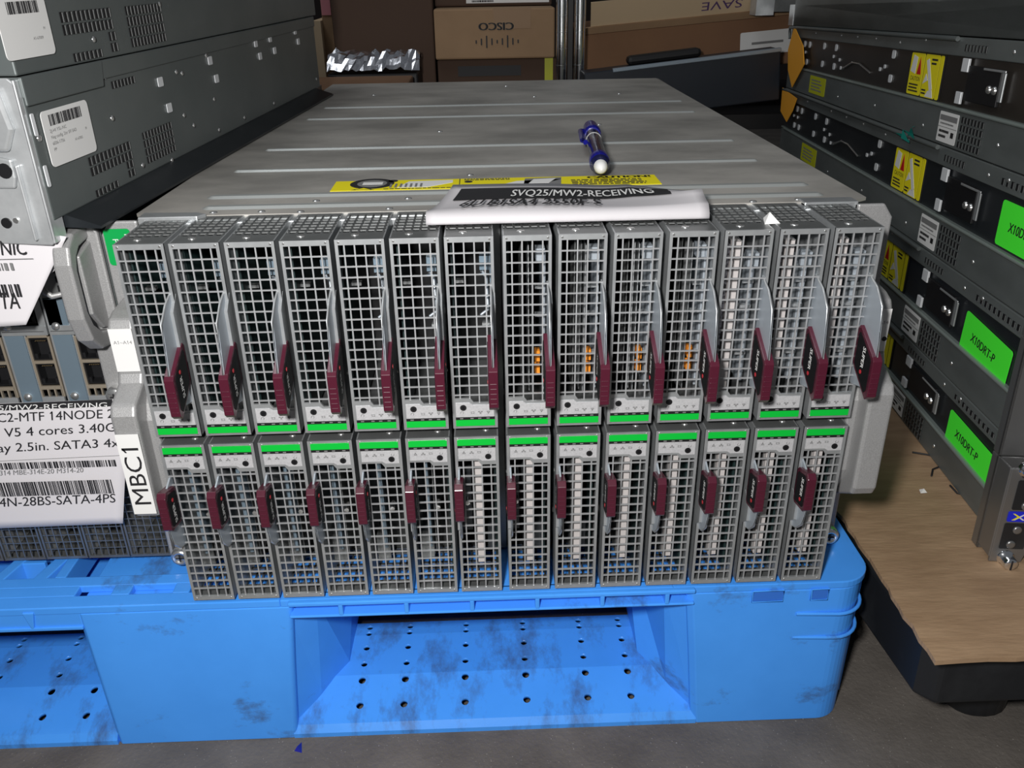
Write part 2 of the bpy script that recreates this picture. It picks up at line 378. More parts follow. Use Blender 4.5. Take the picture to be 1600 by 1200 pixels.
# ------------------------------------------------------------------ blade server
BW, BH = 0.0279, 0.1233
BD = 0.26
def blade_proto(shear, prot, tip, gz0, gz1):
    t = thing('blade_server', 'blade', 'blade server')
    h = MB()
    h.box((0, 0, 0), (.0008, BD, BH), 'zinc'); h.box((BW-.0008, 0, 0), (BW, BD, BH), 'zinc')
    h.box((.0008, 0, BH-.0008), (BW-.0008, BD, BH), 'zinc_dull')
    # rim around the front
    h.box((0, -.0006, 0), (.0018, .001, BH), 'zinc'); h.box((BW-.0018, -.0006, 0), (BW, .001, BH), 'zinc')
    h.box((.0018, -.0006, 0), (BW-.0018, .001, .0032), 'zinc'); h.box((.0018, -.0006, BH-.0014), (BW-.0018, .001, BH), 'zinc')
    # vented bottom plate (uppermost when the blade hangs upside down)
    h.box((.0008, 0, 0), (BW-.0008, .014, .0008), 'zinc_dull')
    for k in range(6): h.box((.0008, .0185+k*.0062, 0), (BW-.0008, .0205+k*.0062, .0008), 'zinc_dull')
    for k in range(6): h.box((.002+k*.0048-.0008, .014, 0), (.002+k*.0048+.0004, .052, .0008), 'zinc_dull')
    h.box((.0008, .052, 0), (BW-.0008, BD, .0008), 'zinc_dull')
    for x in (.0022, BW-.0022):
        for z in (.0016, BH-.0016): h.cyl((x, -.0008, z), .0007, .0004, 'screw', 'y', 8)
    h.box((-.0005, .02, .05), (0, .024, .054), 'screw')
    h.box((-.0005, .012, .088), (0, .0135, .0895), 'screw')
    h.build('housing', t)
    s = MB()
    s.lathe([(.0021, 0), (.0021, .0003), (.0016, .0007), (.0001, .0008)], 'screw', 14, Matrix.Translation((BW*.72, .0085, BH)))
    s.build('screw', t); s = MB()
    s.lathe([(.0024, 0), (.0024, .0003), (.0018, .0006), (.0001, .0007)], 'screw', 14, Matrix.Translation((BW*.62, .0085, 0)) @ Matrix.Rotation(PI, 4, 'X'))
    s.build('screw', t)
    g = MB(); zt = BH-.0165
    for k in range(4):
        x = BW/2+(k-1.5)*.0059; g.box((x-.00042, -.0002, .003), (x+.00042, .0008, zt), 'grille')
    nz = 16; pz = (zt-.0032)/nz
    for k in range(1, nz+1):
        z = .0032+k*pz
        if k < nz: g.box((.0016, -.0003, z-.00038), (BW-.0016, .0008, z+.00038), 'grille')
    g.build('grille', t)
    # control panel
    c = MB()
    c.prism([(.0016, BH-.0178), (.0145, BH-.0178), (.0165, BH-.0208), (BW-.0016, BH-.0208), (BW-.0016, BH-.0014), (.0016, BH-.0014)], -.0003, .0012, 'zinc', 'y')
    c.prism([(.0022, BH-.0162), (.0152, BH-.0162), (.0172, BH-.0178), (BW-.0020, BH-.0178), (BW-.0020, BH-.0075), (.0022, BH-.0075)], -.0007, .0, 'panel_grey', 'y')
    c.box((.0018, -.0009, BH-.0080), (BW-.0018, .0, BH-.0060), 'black')
    for k in (.005, .0102, .0150, .0215): c.box((k, -.0011, BH-.0074), (k+.002, -.0008, BH-.0068), 'ink_grey')
    c.M = frame((0, -.0008, 0), X, Z)
    zz = BH-.0112
    def tri(cx, cz, r, m):
        for a, b in (((-r, -r*.8), (r, -r*.8)), ((r, -r*.8), (0, r)), ((0, r), (-r, -r*.8))):
            dx, dy = b[0]-a[0], b[1]-a[1]; L = math.hypot(dx, dy); nx, ny = -dy/L*.00013, dx/L*.00013
            c.prism([(cx+a[0]-nx, cz+a[1]-ny), (cx+b[0]-nx, cz+b[1]-ny), (cx+b[0]+nx, cz+b[1]+ny), (cx+a[0]+nx, cz+a[1]+ny)], 0.0001, .0003, m)
    tri(.0058, zz, .0009, 'ink_grey'); c.rect(.0057, zz-.0004, .0059, zz+.0003, 'ink_grey', .0001)
    c.rect(.0102, zz+.0002, .0112, zz+.0009, 'ink_grey', .0001); c.rect(.0093, zz-.0009, .0103, zz-.0003, 'ink_grey', .0001); c.rect(.0111, zz-.0009, .0121, zz-.0003, 'ink_grey', .0001)
    c.rect(.0098, zz-.0003, .0116, zz-.0001, 'ink_grey', .0001)
    for a, b, e, f in ((.0145, zz-.0006, .0165, zz-.0004), (.0145, zz+.0005, .0165, zz+.0007), (.0145, zz-.0006, .0147, zz+.0007), (.0163, zz-.0006, .0165, zz+.0007)): c.rect(a, b, e, f, 'ink_grey', .0001)
    for k in range(10):
        a = math.radians(130+k*28); c.rect(.0221+.0009*math.cos(a)-.00014, zz+.0009*math.sin(a)-.00014, .0221+.0009*math.cos(a)+.00014, zz+.0009*math.sin(a)+.00014, 'ink_grey', .0001)
    c.build('control_panel', t)
    MB().box((.0018, -.0010, BH-.0061), (BW-.0018, .0, BH-.0018), 'green').build('green_stripe', t)
    b = MB(); b.cyl((.0212, -.0010, BH-.0146), .0020, .0006, 'black', 'y', 18); b.cyl((.0212, -.0012, BH-.0146), .0010, .0004, 'label_black', 'y', 12); b.build('power_button', t)
    # latch: metal lever, maroon grip with black labels
    L = MB(); xp = .0016
    P = [(.003, tip), (-prot*.35, tip+.004), (-prot*.75, tip+.012), (-prot*.92, gz0+.002), (-prot*.92, gz1-.006), (.0, gz1-shear*.0+.001), (.003, gz1+.001), ]
    L.prism(P, xp, xp+.0011, 'bracket', 'x')
    L.prism([(.0035, tip+.002), (-.006, tip+.010), (-.006, gz0-.001), (.0035, gz0+.004)], xp-.0018, xp+.0002, 'zinc', 'x')
    L.tube([(xp+.0006, .003, tip), (xp+.0006, -prot*.35, tip+.004), (xp+.0006, -prot*.75, tip+.012), (xp+.0006, -prot*.92, gz0+.002)], .0007, 'zinc', 6)
    lo = L.build('latch_lever', t)
    G = MB(); x0, x1 = xp-.0022, xp+.0034
    GP = [(-prot, gz0+.002), (-prot+.002, gz0), (-.003, gz0-shear+.001), (-.001, gz0-shear+.003), (-.001, gz1-shear-.002), (-.003, gz1-shear), (-prot+.003, gz1), (-prot, gz1-.003)]
    G.prism(GP, x0, x1, 'maroon', 'x')
    for k in range(5):
        z = gz0+.005+k*.0032 if shear < .008 else gz1-.006-k*.0032
        G.box((x0+.0006, -prot-.0004, z), (x1-.0006, -prot+.001, z+.0008), 'maroon')
    go = G.build('grip', lo, .0009, 2)
    # two black labels, one on each cheek
    def shrink(P_, k):
        cy = sum(p[0] for p in P_)/len(P_); cz = sum(p[1] for p in P_)/len(P_)
        return [(cy+(p[0]-cy)*k, cz+(p[1]-cz)*(k+.04)) for p in P_]
    SP = shrink(GP, .78); cy = sum(p[0] for p in SP)/len(SP); cz = sum(p[1] for p in SP)/len(SP)
    K = MB(); K.prism(SP, x0-.0003, x0+.0002, 'label_black', 'x'); K.prism(SP, x1-.0002, x1+.0003, 'label_black', 'x')
    # cheek facing -x: reads downward; cheek facing +x: reads upward
    K.M = frame((x0-.0004, cy-.001, cz+.0098), (0, 0, -1), (0, -1, 0)) 
    K.text('SUPER', 0, 0, .0052, 'white', 0.0001, width=.0135, bold=.00012)
    K.cyl((.0162, .0012, 0), .0013, .0002, 'red', 'z', 12)
    K.M = frame((x1+.0004, cy+.001, cz-.0098), (0, 0, 1), (0, -1, 0)) @ Matrix.Identity(4)
    K.text('SUPER', 0, 0, .0052, 'white', 0.0001, width=.0135, bold=.00012)
    K.cyl((.0162, .0012, 0), .0013, .0002, 'red', 'z', 12)
    K.build('grip_label', go)
    # insides
    I = MB(); I.box((BW-.0035, .012, .004), (BW-.0022, BD, BH-.004), 'pcb'); I.box((.001, .10, .001), (BW-.001, .104, BH-.001), 'black')  # pcb, plus a black plate added to make the blade dark inside
    I.build('circuit_board', t)
    return t
def mirror(b):
    b.v = [(BW-a[0], a[1], a[2]) for a in b.v]; b.f = [f[::-1] for f in b.f]
def add_inside(t, kind):
    I = MB()
    if kind == 'lower_dimm':
        I.box((.0118, .006, .020), (.0172, .09, BH-.014), 'dimm'); I.box((.0110, .010, .020), (.0116, .09, BH-.014), 'zinc_dull')
        I.build('drive_tray', t)
        J = MB(); J.box((.0025, .03, .03), (.0085, .06, .075), 'drive'); J.box((.0190, .03, .012), (.0240, .08, .035), 'drive'); J.cyl((.006, .016, .062), .0018, .006, 'screw', 'y', 10); J.build('heat_sink', t)
    elif kind == 'lower_dark':
        I.box((.0095, .012, .030), (.0118, .09, BH-.014), 'bluegrey'); I.box((.0135, .020, .020), (.0140, .09, BH-.02), 'zinc_dull')
        I.box((.003, .02, .015), (.012, .05, .034), 'zinc_dull'); I.cyl((.017, .012, .062), .0016, .008, 'screw', 'y', 10)
        I.build('drive_tray', t)
    elif kind == 'upper_dark':
        I.box((.0020, .012, .025), (.0026, .09, BH-.014), 'bluegrey'); I.box((.003, .010, .100), (.0085, .018, .1085), 'bluegrey')
        I.box((.0185, .022, .088), (.0250, .026, .090), 'zinc_dull'); I.box((.003, .016, .062), (.008, .022, .064), 'zinc')
        I.tube([(.0075, .014, .098), (.0045, .014, .094), (.0040, .014, .074), (.0085, .014, .070)], .0012, 'bracket', 6)
        mirror(I); I.build('wire_bracket', t)
    elif kind == 'upper_busy':
        I.box((.0025, .012, .020), (.0038, .09, .110), 'bracket'); I.box((.0030, .012, .104), (.0085, .02, .1115), 'bracket')
        I.box((.0100, .015, .016), (.0106, .09, .112), 'zinc'); I.box((.0122, .018, .016), (.0128, .09, .112), 'zinc'); I.box((.0165, .015, .016), (.0170, .09, .115), 'zinc_dull')
        for z in (.086, .068, .042): I.box((.003, .014, z), (.0088, .018, z+.0018), 'zinc')
        mirror(I); I.build('wire_bracket', t)
        J = MB(); J.box((.006, .012, .030), (.009, .018, .036), 'amber'); J.box((.006, .012, .039), (.009, .018, .046), 'amber'); mirror(J); J.build('orange_connector', t)
    elif kind == 'upper_dimm':
        I.box((.0078, .010, .010), (.0130, .09, BH-.010), 'dimm'); I.box((.0134, .012, .010), (.0139, .09, BH-.010), 'zinc')
        I.box((.0030, .012, .010), (.0070, .09, BH-.012), 'paperish')
        I.build('drive_tray', t)
        J = MB(); J.box((.0180, .010, .098), (.0245, .018, .106), 'bracket'); J.box((.0215, .016, .020), (.0245, .09, .097), 'bracket')
        for z in (.087, .071, .040): J.box((.0165, .012, z), (.0235, .016, z+.002), 'zinc')
        J.box((.0160, .02, .012), (.0165, .09, .1), 'zinc_dull'); J.build('wire_bracket', t)
mat('paperish', (0.42, 0.42, 0.47), 0, 0.5, col2=(0.07, 0.07, 0.08), scale=350, thr=(.5, .56))
XS = [-.218+k*.03078 for k in range(7)]+[-.0002+k*.03170 for k in range(7)]
def blades():
    bpy.context.view_layer.update()
    lo = blade_proto(.0035, .0195, .046, .0705, .0985)
    variants = {}
    kindL = ['lower_dark']*6+['lower_dimm']*8
    kindU = ['upper_dark']*6+['upper_dark', 'upper_busy', 'upper_busy', 'upper_busy', 'upper_busy', 'upper_dimm', 'upper_dimm', 'upper_dimm']
    up = blade_proto(.0125, .0270, .0290, .0705, .0985)
    for k in 'lower_dark lower_dimm'.split(): variants[k] = copy_tree(lo); add_flip(variants[k], k, False)
    for k in 'upper_dark upper_busy upper_dimm'.split(): variants[k] = copy_tree(up); add_flip(variants[k], k, True)
    for o in (lo, up): kill(o)
    used = set()
    for row, kinds in (('lower', kindL), ('upper', kindU)):
        for i, k in enumerate(kinds):
            v = variants[k] if k not in used else copy_tree(variants[k]); used.add(k)
            if row == 'lower': v.location = (XS[i], 0, .0002); v.rotation_euler = (0, 0, 0)
            else: v.location = (XS[i]+BW, 0, .1298+BH); v.rotation_euler = (0, PI, 0)
            pos = ORD[i]+' from the left' if i < 7 else (ORD[13-i]+' from the right' if i < 13 else 'at the far right end')
            if i == 0: pos = 'at the far left end'
            look = {'lower_dark': 'dark inside', 'lower_dimm': 'with a pale upright bar inside', 'upper_dark': 'mostly black inside', 'upper_busy': 'silver brackets inside', 'upper_dimm': 'cream bar inside'}[k]
            extra = ' under paper scrap' if (row == 'upper' and i == 11) else ''
            tag(v, '%s-row blade server %s, %s%s' % (row, pos, look, extra), 'blade server', '%s row of blade servers in the front enclosure' % row)
            v.name = 'blade_server'
def kill(o):
    for ch in [k for k in COL.objects if k.parent == o]: kill(ch)
    bpy.data.objects.remove(o)
def add_flip(t, kind, flip):
    # insides are modelled the way up they are seen; an upside-down blade gets them turned over
    before = set(COL.objects)
    add_inside(t, kind)
    if flip:
        for o in set(COL.objects)-before:
            o.data.transform(Matrix.Translation((BW, 0, BH)) @ Matrix.Rotation(PI, 4, 'Y'))
            # keep drawn handedness: positions given for the visible orientation
            o.data.transform(Matrix.Translation((BW, 0, 0)) @ Matrix.Scale(-1, 4, X)); o.data.flip_normals()
            o.data.transform(Matrix.Translation((BW, 0, 0)) @ Matrix.Scale(-1, 4, X)); o.data.flip_normals()
blades()

# ------------------------------------------------------------------ main enclosure
def enclosure():
    t = thing('blade_enclosure', 'large silver blade enclosure holding two rows of mesh blades on the blue pallet', 'server enclosure', (0, 0, -.003))
    Z0 = .003; ZT = .2565
    b = MB()
    b.box((-.2245, .052, 0), (-.2225, .72, ZT-.001), 'zinc_dull'); b.box((.2225, .052, 0), (.2245, .72, ZT-.001), 'zinc_dull')
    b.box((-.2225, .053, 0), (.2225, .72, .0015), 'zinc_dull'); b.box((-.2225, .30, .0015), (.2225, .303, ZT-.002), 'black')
    b.box((-.2225, .60, .0015), (.2225, .602, ZT-.002), 'zinc_dull')
    b.box((-.2225, .056, .1272), (.2225, .30, .1320), 'zinc_dull')
    b.box((-.0050, .050, .0015), (-.0008, .30, ZT-.002), 'zinc_dull')
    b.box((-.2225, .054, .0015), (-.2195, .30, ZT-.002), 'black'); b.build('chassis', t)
    # cover: slightly narrower behind, embossed ridges, front lip
    c = MB()
    def xe(y): return (-.2285+.022*(y-.05)/.67, .2345-.014*(y-.05)/.67)
    a0, a1 = xe(.052); b0, b1 = xe(.715)
    c.prism([(a0+.008, .058), (a1-.012, .058), (a1, .066), (b1, .715), (b0, .715), (a0, .066)], ZT-.002, ZT, 'cover', 'z')
    c.build('cover', t)
    lipm = MB(); lipm.box((-.205, .046, ZT-.0035), (.207, .060, ZT-.0012), 'zinc'); lipm.box((-.205, .0455, ZT-.0060), (.207, .0475, ZT-.0012), 'zinc'); lipm.build('front_lip', t, .0008)
    r = MB()
    for y, x0, x1, hw in ((.076, -.185, .205, .006), (.104, -.19, .205, .006), (.184, -.195, .196, .004), (.266, -.19, .200, .004), (.424, -.185, .203, .004), (.500, -.180, .206, .004)):
        n = 10; pts = []
        for k in range(n+1):
            a = math.radians(-90+180*k/n); pts.append((x1+hw*math.cos(a), y+hw*math.sin(a)))
        for k in range(n+1):
            a = math.radians(90+180*k/n); pts.append((x0+hw*math.cos(a), y+hw*math.sin(a)))
        m = len(pts); inn = [((p[0]-(x0 if p[0] < 0 else x1))*.35+(x0 if p[0] < 0 else x1), y+(p[1]-y)*.35) for p in pts]
        sk = .0013
        vs = [(p[0], p[1]-p[0]*0.0, ZT-.0003) for p in pts]+[(p[0], p[1], ZT+sk) for p in inn]
        r.add(vs, [(i, (i+1) % m, m+(i+1) % m, m+i) for i in range(m)]+[tuple(range(m, 2*m))], 'zinc_ridge')
    r.build('ridge', t)
    s = MB()
    for x, y in [(-.18, .064), (-.125, .061), (-.07, .064), (.06, .062), (.12, .064), (.16, .061), (.19, .064), (-.15, .064), (.10, .36), (-.05, .34), (-.14, .60), (.15, .57), (.05, .56), (-.02, .155), (.02, .66), (-.12, .088), (-.06, .089)]:
        s = MB(); s.lathe([(.0026, 0), (.0022, .0006), (.0001, .0009)], 'screw', 12, Matrix.Translation((x, y, ZT))); s.build('rivet', t)
    # corner brackets
    k = MB(); k.prism([(-.222, .050), (-.186, .050), (-.182, .056), (-.188, .060), (-.222, .062)], ZT-.003, ZT+.0016, 'zinc'); k.build('corner_bracket', t, .0006); k = MB(); k.box((.190, .052, ZT-.004), (.224, .064, ZT+.001), 'zinc')
    k.build('corner_bracket', t, .0006)
    # warning sticker
    y0, y1 = .113, .142
    w_ = MB(); w_.M = frame((-.115, y0, ZT+.0001), X, Y); W_ = .227; hh = y1-y0
    w_.rect(0, 0, W_, hh, 'yellow', 0, .0003)
    w_.cyl((.0265, .0195, .0003), .0155, .0001, 'ink', 'z', 24); w_.cyl((.0265, .0195, .0004), .0105, .0001, 'ink_grey', 'z', 20); w_.rect(.020, .016, .034, .023, 'white', .0005, .0001)
    for a in (.012, .024): pass
    w_.prism([(.014, .001), (.030, .001), (.022, .008)], .0003, .0004, 'ink'); w_.prism([(.017, .002), (.027, .002), (.022, .0065)], .0004, .0005, 'yellow')
    w_.cyl((.0405, .0265, .0003), .0035, .0001, 'ink', 'z', 14)
    w_.prism([(.045, .006), (.066, .006), (.083, .018), (.083, .026), (.052, .024)], .0003, .0004, 'white')
    for q in range(7): w_.rect(.0395+q*.0035, .006, .041+q*.0035, .017, 'ink_grey', .0005, .0001)
    w_.rect(.0875, 0, .0881, hh, 'ink', .0003, .0001); w_.scribble(.036, .001, .085, .004, 1, 'ink', .0004, 3)
    w_.scribble(.091, .022, .125, .028, 2, 'ink', .0004, 4); w_.prism([(.115, .006), (.150, .012), (.160, .022), (.128, .018)], .0003, .0004, 'white')
    w_.cyl((.094, .019, .0003), .003, .0001, 'ink', 'z', 14)
    w_.rect(.1625, 0, .1700, hh, 'ink_grey', .0003, .0001) if False else None
    w_.prism([(.132, .004), (.158, .004), (.160, .027), (.134, .025)], .0003, .0004, 'ink_grey'); w_.prism([(.136, .010), (.150, .010), (.156, .024), (.140, .022)], .0004, .0005, 'white')
    w_.text('CAUTION!', .178, .0215, .0085, 'ink', .0004, width=.045, bold=.0005)
    w_.scribble(.166, .002, .222, .019, 4, 'ink', .0004, 9)
    w_.build('warning_label', t)
    # rack ears with thick handles
    for sx in (-1, 1):
        e = MB(); x0, x1 = (-.2455, -.2225) if sx < 0 else (.2225, .2455)
        def rx(pts): return pts
        e.prism([(x0 if sx < 0 else x1, .012), (x0 if sx < 0 else x1, .248), ((x0+.006) if sx < 0 else (x1-.006), .2565), ((x1) if sx < 0 else x0, .2565), (x1 if sx < 0 else x0, .003), (x0+.004 if sx < 0 else x1-.004, .003)], .0485, .0515, 'silver_paint', 'y')
        eo = e.build('rack_ear', t, .0012, 2)
        hx0, hx1 = (-.2415, -.2255) if sx < 0 else (.2260, .2420)
        P = [(.0505, .208), (.030, .206), (.0215, .2035), (.0185, .198), (.0180, .168), (.0150, .163), (-.002, .156), (-.0050, .150), (-.0060, .082), (-.0035, .0765), (.030, .055), (.0505, .048)]
        h = MB(); h.prism(P, hx0, hx1, 'silver_paint', 'x'); h.build('handle', t, .0022, 3)
        # inner shoulder with a groove beside the blades
        P2 = [(.0505, .165), (.022, .160), (.012, .150), (.008, .140), (.008, .088), (.014, .072), (.036, .048), (.046, .030), (.0505, .022)]
        q0, q1 = (hx1-.001, -.2195) if sx < 0 else (.2200, hx0+.001)
        g = MB(); g.prism(P2, q0, q1, 'silver_paint', 'x'); g.build('handle_shoulder', t, .0015, 2)
        l = MB()
        if sx < 0:
            l.M = frame((hx0+.0008, .0178, .1700), X, Z); l.rect(0, 0, .0142, .0285, 'white', 0, .0004); l.text('A1~A14', .0018, .0185, .0032, 'ink_grey', .0005, width=.0112)
        else:
            l.M = frame((hx0+.0008, .0178, .1700), X, Z); l.rect(0, 0, .0142, .0285, 'white', 0, .0004); l.text('B14', .0075, .0185, .0032, 'ink_grey', .0005, width=.0058) if False else l.text('A14', .0075, .0185, .0032, 'ink_grey', .0005, width=.0058); l.cyl((.0125, .0085, .0), .0016, .0006, 'ink', 'z', 12)
        l.build('ear_label', t)
        s = MB(); s.lathe([(.0070, 0), (.0070, .006), (.0055, .008), (.0042, .0082), (.0036, .0070), (.0001, .0070)], 'screw', 22, Matrix.Translation((sx*.2400, .0485, .0075)) @ Matrix.Rotation(PI/2, 4, 'X'))
        s.box((sx*.2400-.003, .0408, .0070), (sx*.2400+.003, .0418, .0080), 'ink'); s.box((sx*.2400-.0005, .0408, .0045), (sx*.2400+.0005, .0418, .0105), 'ink')
        s.build('thumb_screw', t)
    # MBC1 sticker on the left handle front
    l = MB(); l.M = frame((-.2400, -.0062, .0800), X, Z); l.rect(-.0004, 0, .0138, .0585, 'white', 0, .0004)
    l.text('MBC1', .0120, .0060, .0150, 'ink', .0005, width=.0430, rot=PI/2); plabel(l.build('name_sticker', t), 'white sticker reading MBC1')
    gs = MB(); gs.M = frame((-.2435, .0480, .2290), X, Z); gs.rrect(0, 0, .0160, .0230, .002, 'green_dark', 0, .0004)
    gs.text('PC', .0048, .0170, .0050, 'white', .0005, rot=-PI/2); gs.text('FL', .0125, .0200, .0050, 'white', .0005, rot=-PI/2); plabel(gs.build('green_sticker', t), 'green sticker on the left ear')
mat('zinc_ridge', (0.42, 0.44, 0.43), 0.45, 0.40)
enclosure()

# ------------------------------------------------------------------ paper sheet lying over the front of the cover
def top_sheet():
    t = thing('paper_label_sheet', 'curled white packing label sheet lying over the front edge of the enclosure', 'paper label', (0, 0, .2535))
    prof = [(.083, .0066), (.075, .0058), (.066, .0054), (.056, .0055), (.047, .0058), (.038, .0066), (.030, .0077), (.0245, .0084), (.0205, .0083), (.0178, .0072), (.0165, .0055), (.0160, .0036), (.0160, .0022)]
    n = 28; vs = []
    for j, (y, z) in enumerate(prof):
        for i in range(n+1):
            u = i/n
            fr = max(0, 1-j/6); xl = -.030-.014*min(1, j/7); xr = .121
            x = xl+(xr-xl)*u
            lift = .010*max(0, (u-.62)/.38)**1.4*max(0, 1-abs(j-3)/6.)
            skew = -.035*max(0, u-.75)/.25*fr
            yy = y+skew*(1 if j < 6 else 0)+.004*math.sin(u*3.1)*(fr)
            zz = z+lift+.0022*(1-u)**3*fr*1.5+(.0012*math.sin(u*5) if j < 8 else 0)
            vs.append((x, yy, zz))
    fs = [(j*(n+1)+i, (j+1)*(n+1)+i, (j+1)*(n+1)+i+1, j*(n+1)+i+1) for j in range(len(prof)-1) for i in range(n)]
    b = MB(); b.add(vs, fs, 'paper_soft', True); o = b.build('sheet', t)
    so = o.modifiers.new('s', 'SOLIDIFY'); so.thickness = .0003; so.offset = -1
    # printing follows the sheet
    import bisect
    def surf(u, vy):
        # vy 0..12 row parameter
        j = min(int(vy), len(prof)-2); f = vy-j; i = min(int(u*n), n-1); g = u*n-i
        P = [Vector(vs[a]) for a in (j*(n+1)+i, j*(n+1)+i+1, (j+1)*(n+1)+i, (j+1)*(n+1)+i+1)]
        return (P[0]*(1-g)+P[1]*g)*(1-f)+(P[2]*(1-g)+P[3]*g)*f+Vector((0, -.0002, .0008))
    b = MB(); N = 24; V = []
    for j in range(7):
        for i in range(N+1): V.append(tuple(surf(.05+.84*i/N, 1.1+2.6*j/6)))
    b.add(V, [(j*(N+1)+i, (j+1)*(N+1)+i, (j+1)*(N+1)+i+1, j*(N+1)+i+1) for j in range(6) for i in range(N)], 'ink')
    def wrap(st, u0, u1, r0, r1, m, dz):
        v, f, wm = textgeo(st); hm = .72
        V = []
        for a in v:
            p = surf(u0+(u1-u0)*a[0]/wm, r1+(r0-r1)*a[1]/hm); V.append((p.x, p.y, p.z+dz))
        b.add(V, f, m)
    for dq in (-.0008, .0008): wrap('SVQ25/MW2-RECEIVING', .27+dq, .83+dq, 1.8, 3.4, 'white', .0008+dq*.02)
    for dq in (-.0016, 0, .0016): wrap('6U B1SA4-2550F-S', .11+dq, .62+dq, 4.25, 7.2, 'ink', .0013+dq*.01)
    b.build('printing', t)
top_sheet()

# ------------------------------------------------------------------ pen
def pen():
    a = Vector((.0835, .293, .2627)); c = Vector((.0712, .122, .2627)); L = (c-a).length
    q = (c-a).to_track_quat('Z', 'Y')
    t = thing('marker_pen', 'blue marker pen with a white tip lying on top of the enclosure', 'pen', a); t.rotation_mode = 'QUATERNION'; t.rotation_quaternion = q
    MB().lathe([(.0001, .0), (.0052, 0), (.0062, .003), (.0066, .028), (.0076, .031), (.0076, .038), (.0066, .042)], 'ink_blue', 20).build('cap', t)
    MB().lathe([(.0060, .040), (.0062, .06), (.0062, L-.030), (.0070, L-.028), (.0070, L-.016), (.0048, L-.010)], 'pen_dark', 20).build('barrel', t)
    MB().lathe([(.0068, L-.034), (.0073, L-.032), (.0073, L-.018), (.0050, L-.011)], 'ink_blue', 20).build('front_ring', t)
    MB().lathe([(.0050, L-.013), (.0046, L-.006), (.0028, L-.001), (.0008, L)], 'white', 20).build('tip', t)
    r = MB(); r.lathe([(.00635, .062), (.0064, .0625), (.0064, .0635), (.00635, .064)], 'white', 20); r.build('band', t)
    cl = MB(); Mx = q.to_matrix().to_4x4().inverted(); d = (Mx @ Vector((-1, -.1, .25, ))).normalized(); e = d.cross(Z).normalized()
    p = [Vector((0, 0, .030))+d*.0072, Vector((0, 0, .034))+d*.0105, Vector((0, 0, .075))+d*.0100, Vector((0, 0, .080))+d*.0078]
    cl.tube(p, .0021, 'ink_blue', 8); cl.build('clip', t)
pen()
def scraps():
    sc = MB(); sc.M = Matrix.Translation((.152, .010, .2532)); sc.add([(0, 0, 0), (.0095, .001, .0), (.0035, .004, .0062), (.002, .010, .001), (.0085, .007, .0012)], [(0, 1, 2), (0, 2, 3), (1, 4, 2), (3, 2, 4), (0, 3, 4, 1)], 'white')
    tag(sc.build('paper_scrap'), 'torn scrap of white paper on top of an upper blade near the right', 'paper scrap')
    s = MB(); P = at(300, 1160, 'z', FZ); s.M = Matrix.Translation((P.x*0-.163, -.016, FZ)); s.add([(0, 0, 0), (.006, -.002, 0), (.004, .008, .0), (.002, .002, .0025)], [(0, 1, 3), (1, 2, 3), (2, 0, 3), (0, 2, 1)], 'ink_blue')
    tag(s.build('plastic_chip'), 'small dark blue plastic chip on the floor in front of the pallet', 'debris')
scraps()
def crumb(label, o, sc):
    c = MB(); c.M = Matrix.Translation(o) @ Matrix.Scale(sc, 4); c.add([(0, 0, 0), (1, .1, 0), (.5, .3, .6), (.2, .9, .05), (.8, .7, .1)], [(0, 1, 2), (0, 2, 3), (1, 4, 2), (3, 2, 4), (0, 3, 4, 1)], 'white')
    tag(c.build('paper_scrap'), label, 'paper scrap')
crumb('small white paper crumb on the cardboard beside the right handle', (.362, .243, -.0245), .010)
crumb('tiny white paper crumb on the cardboard near the wire offcuts', (.355, .130, -.0195), .006)

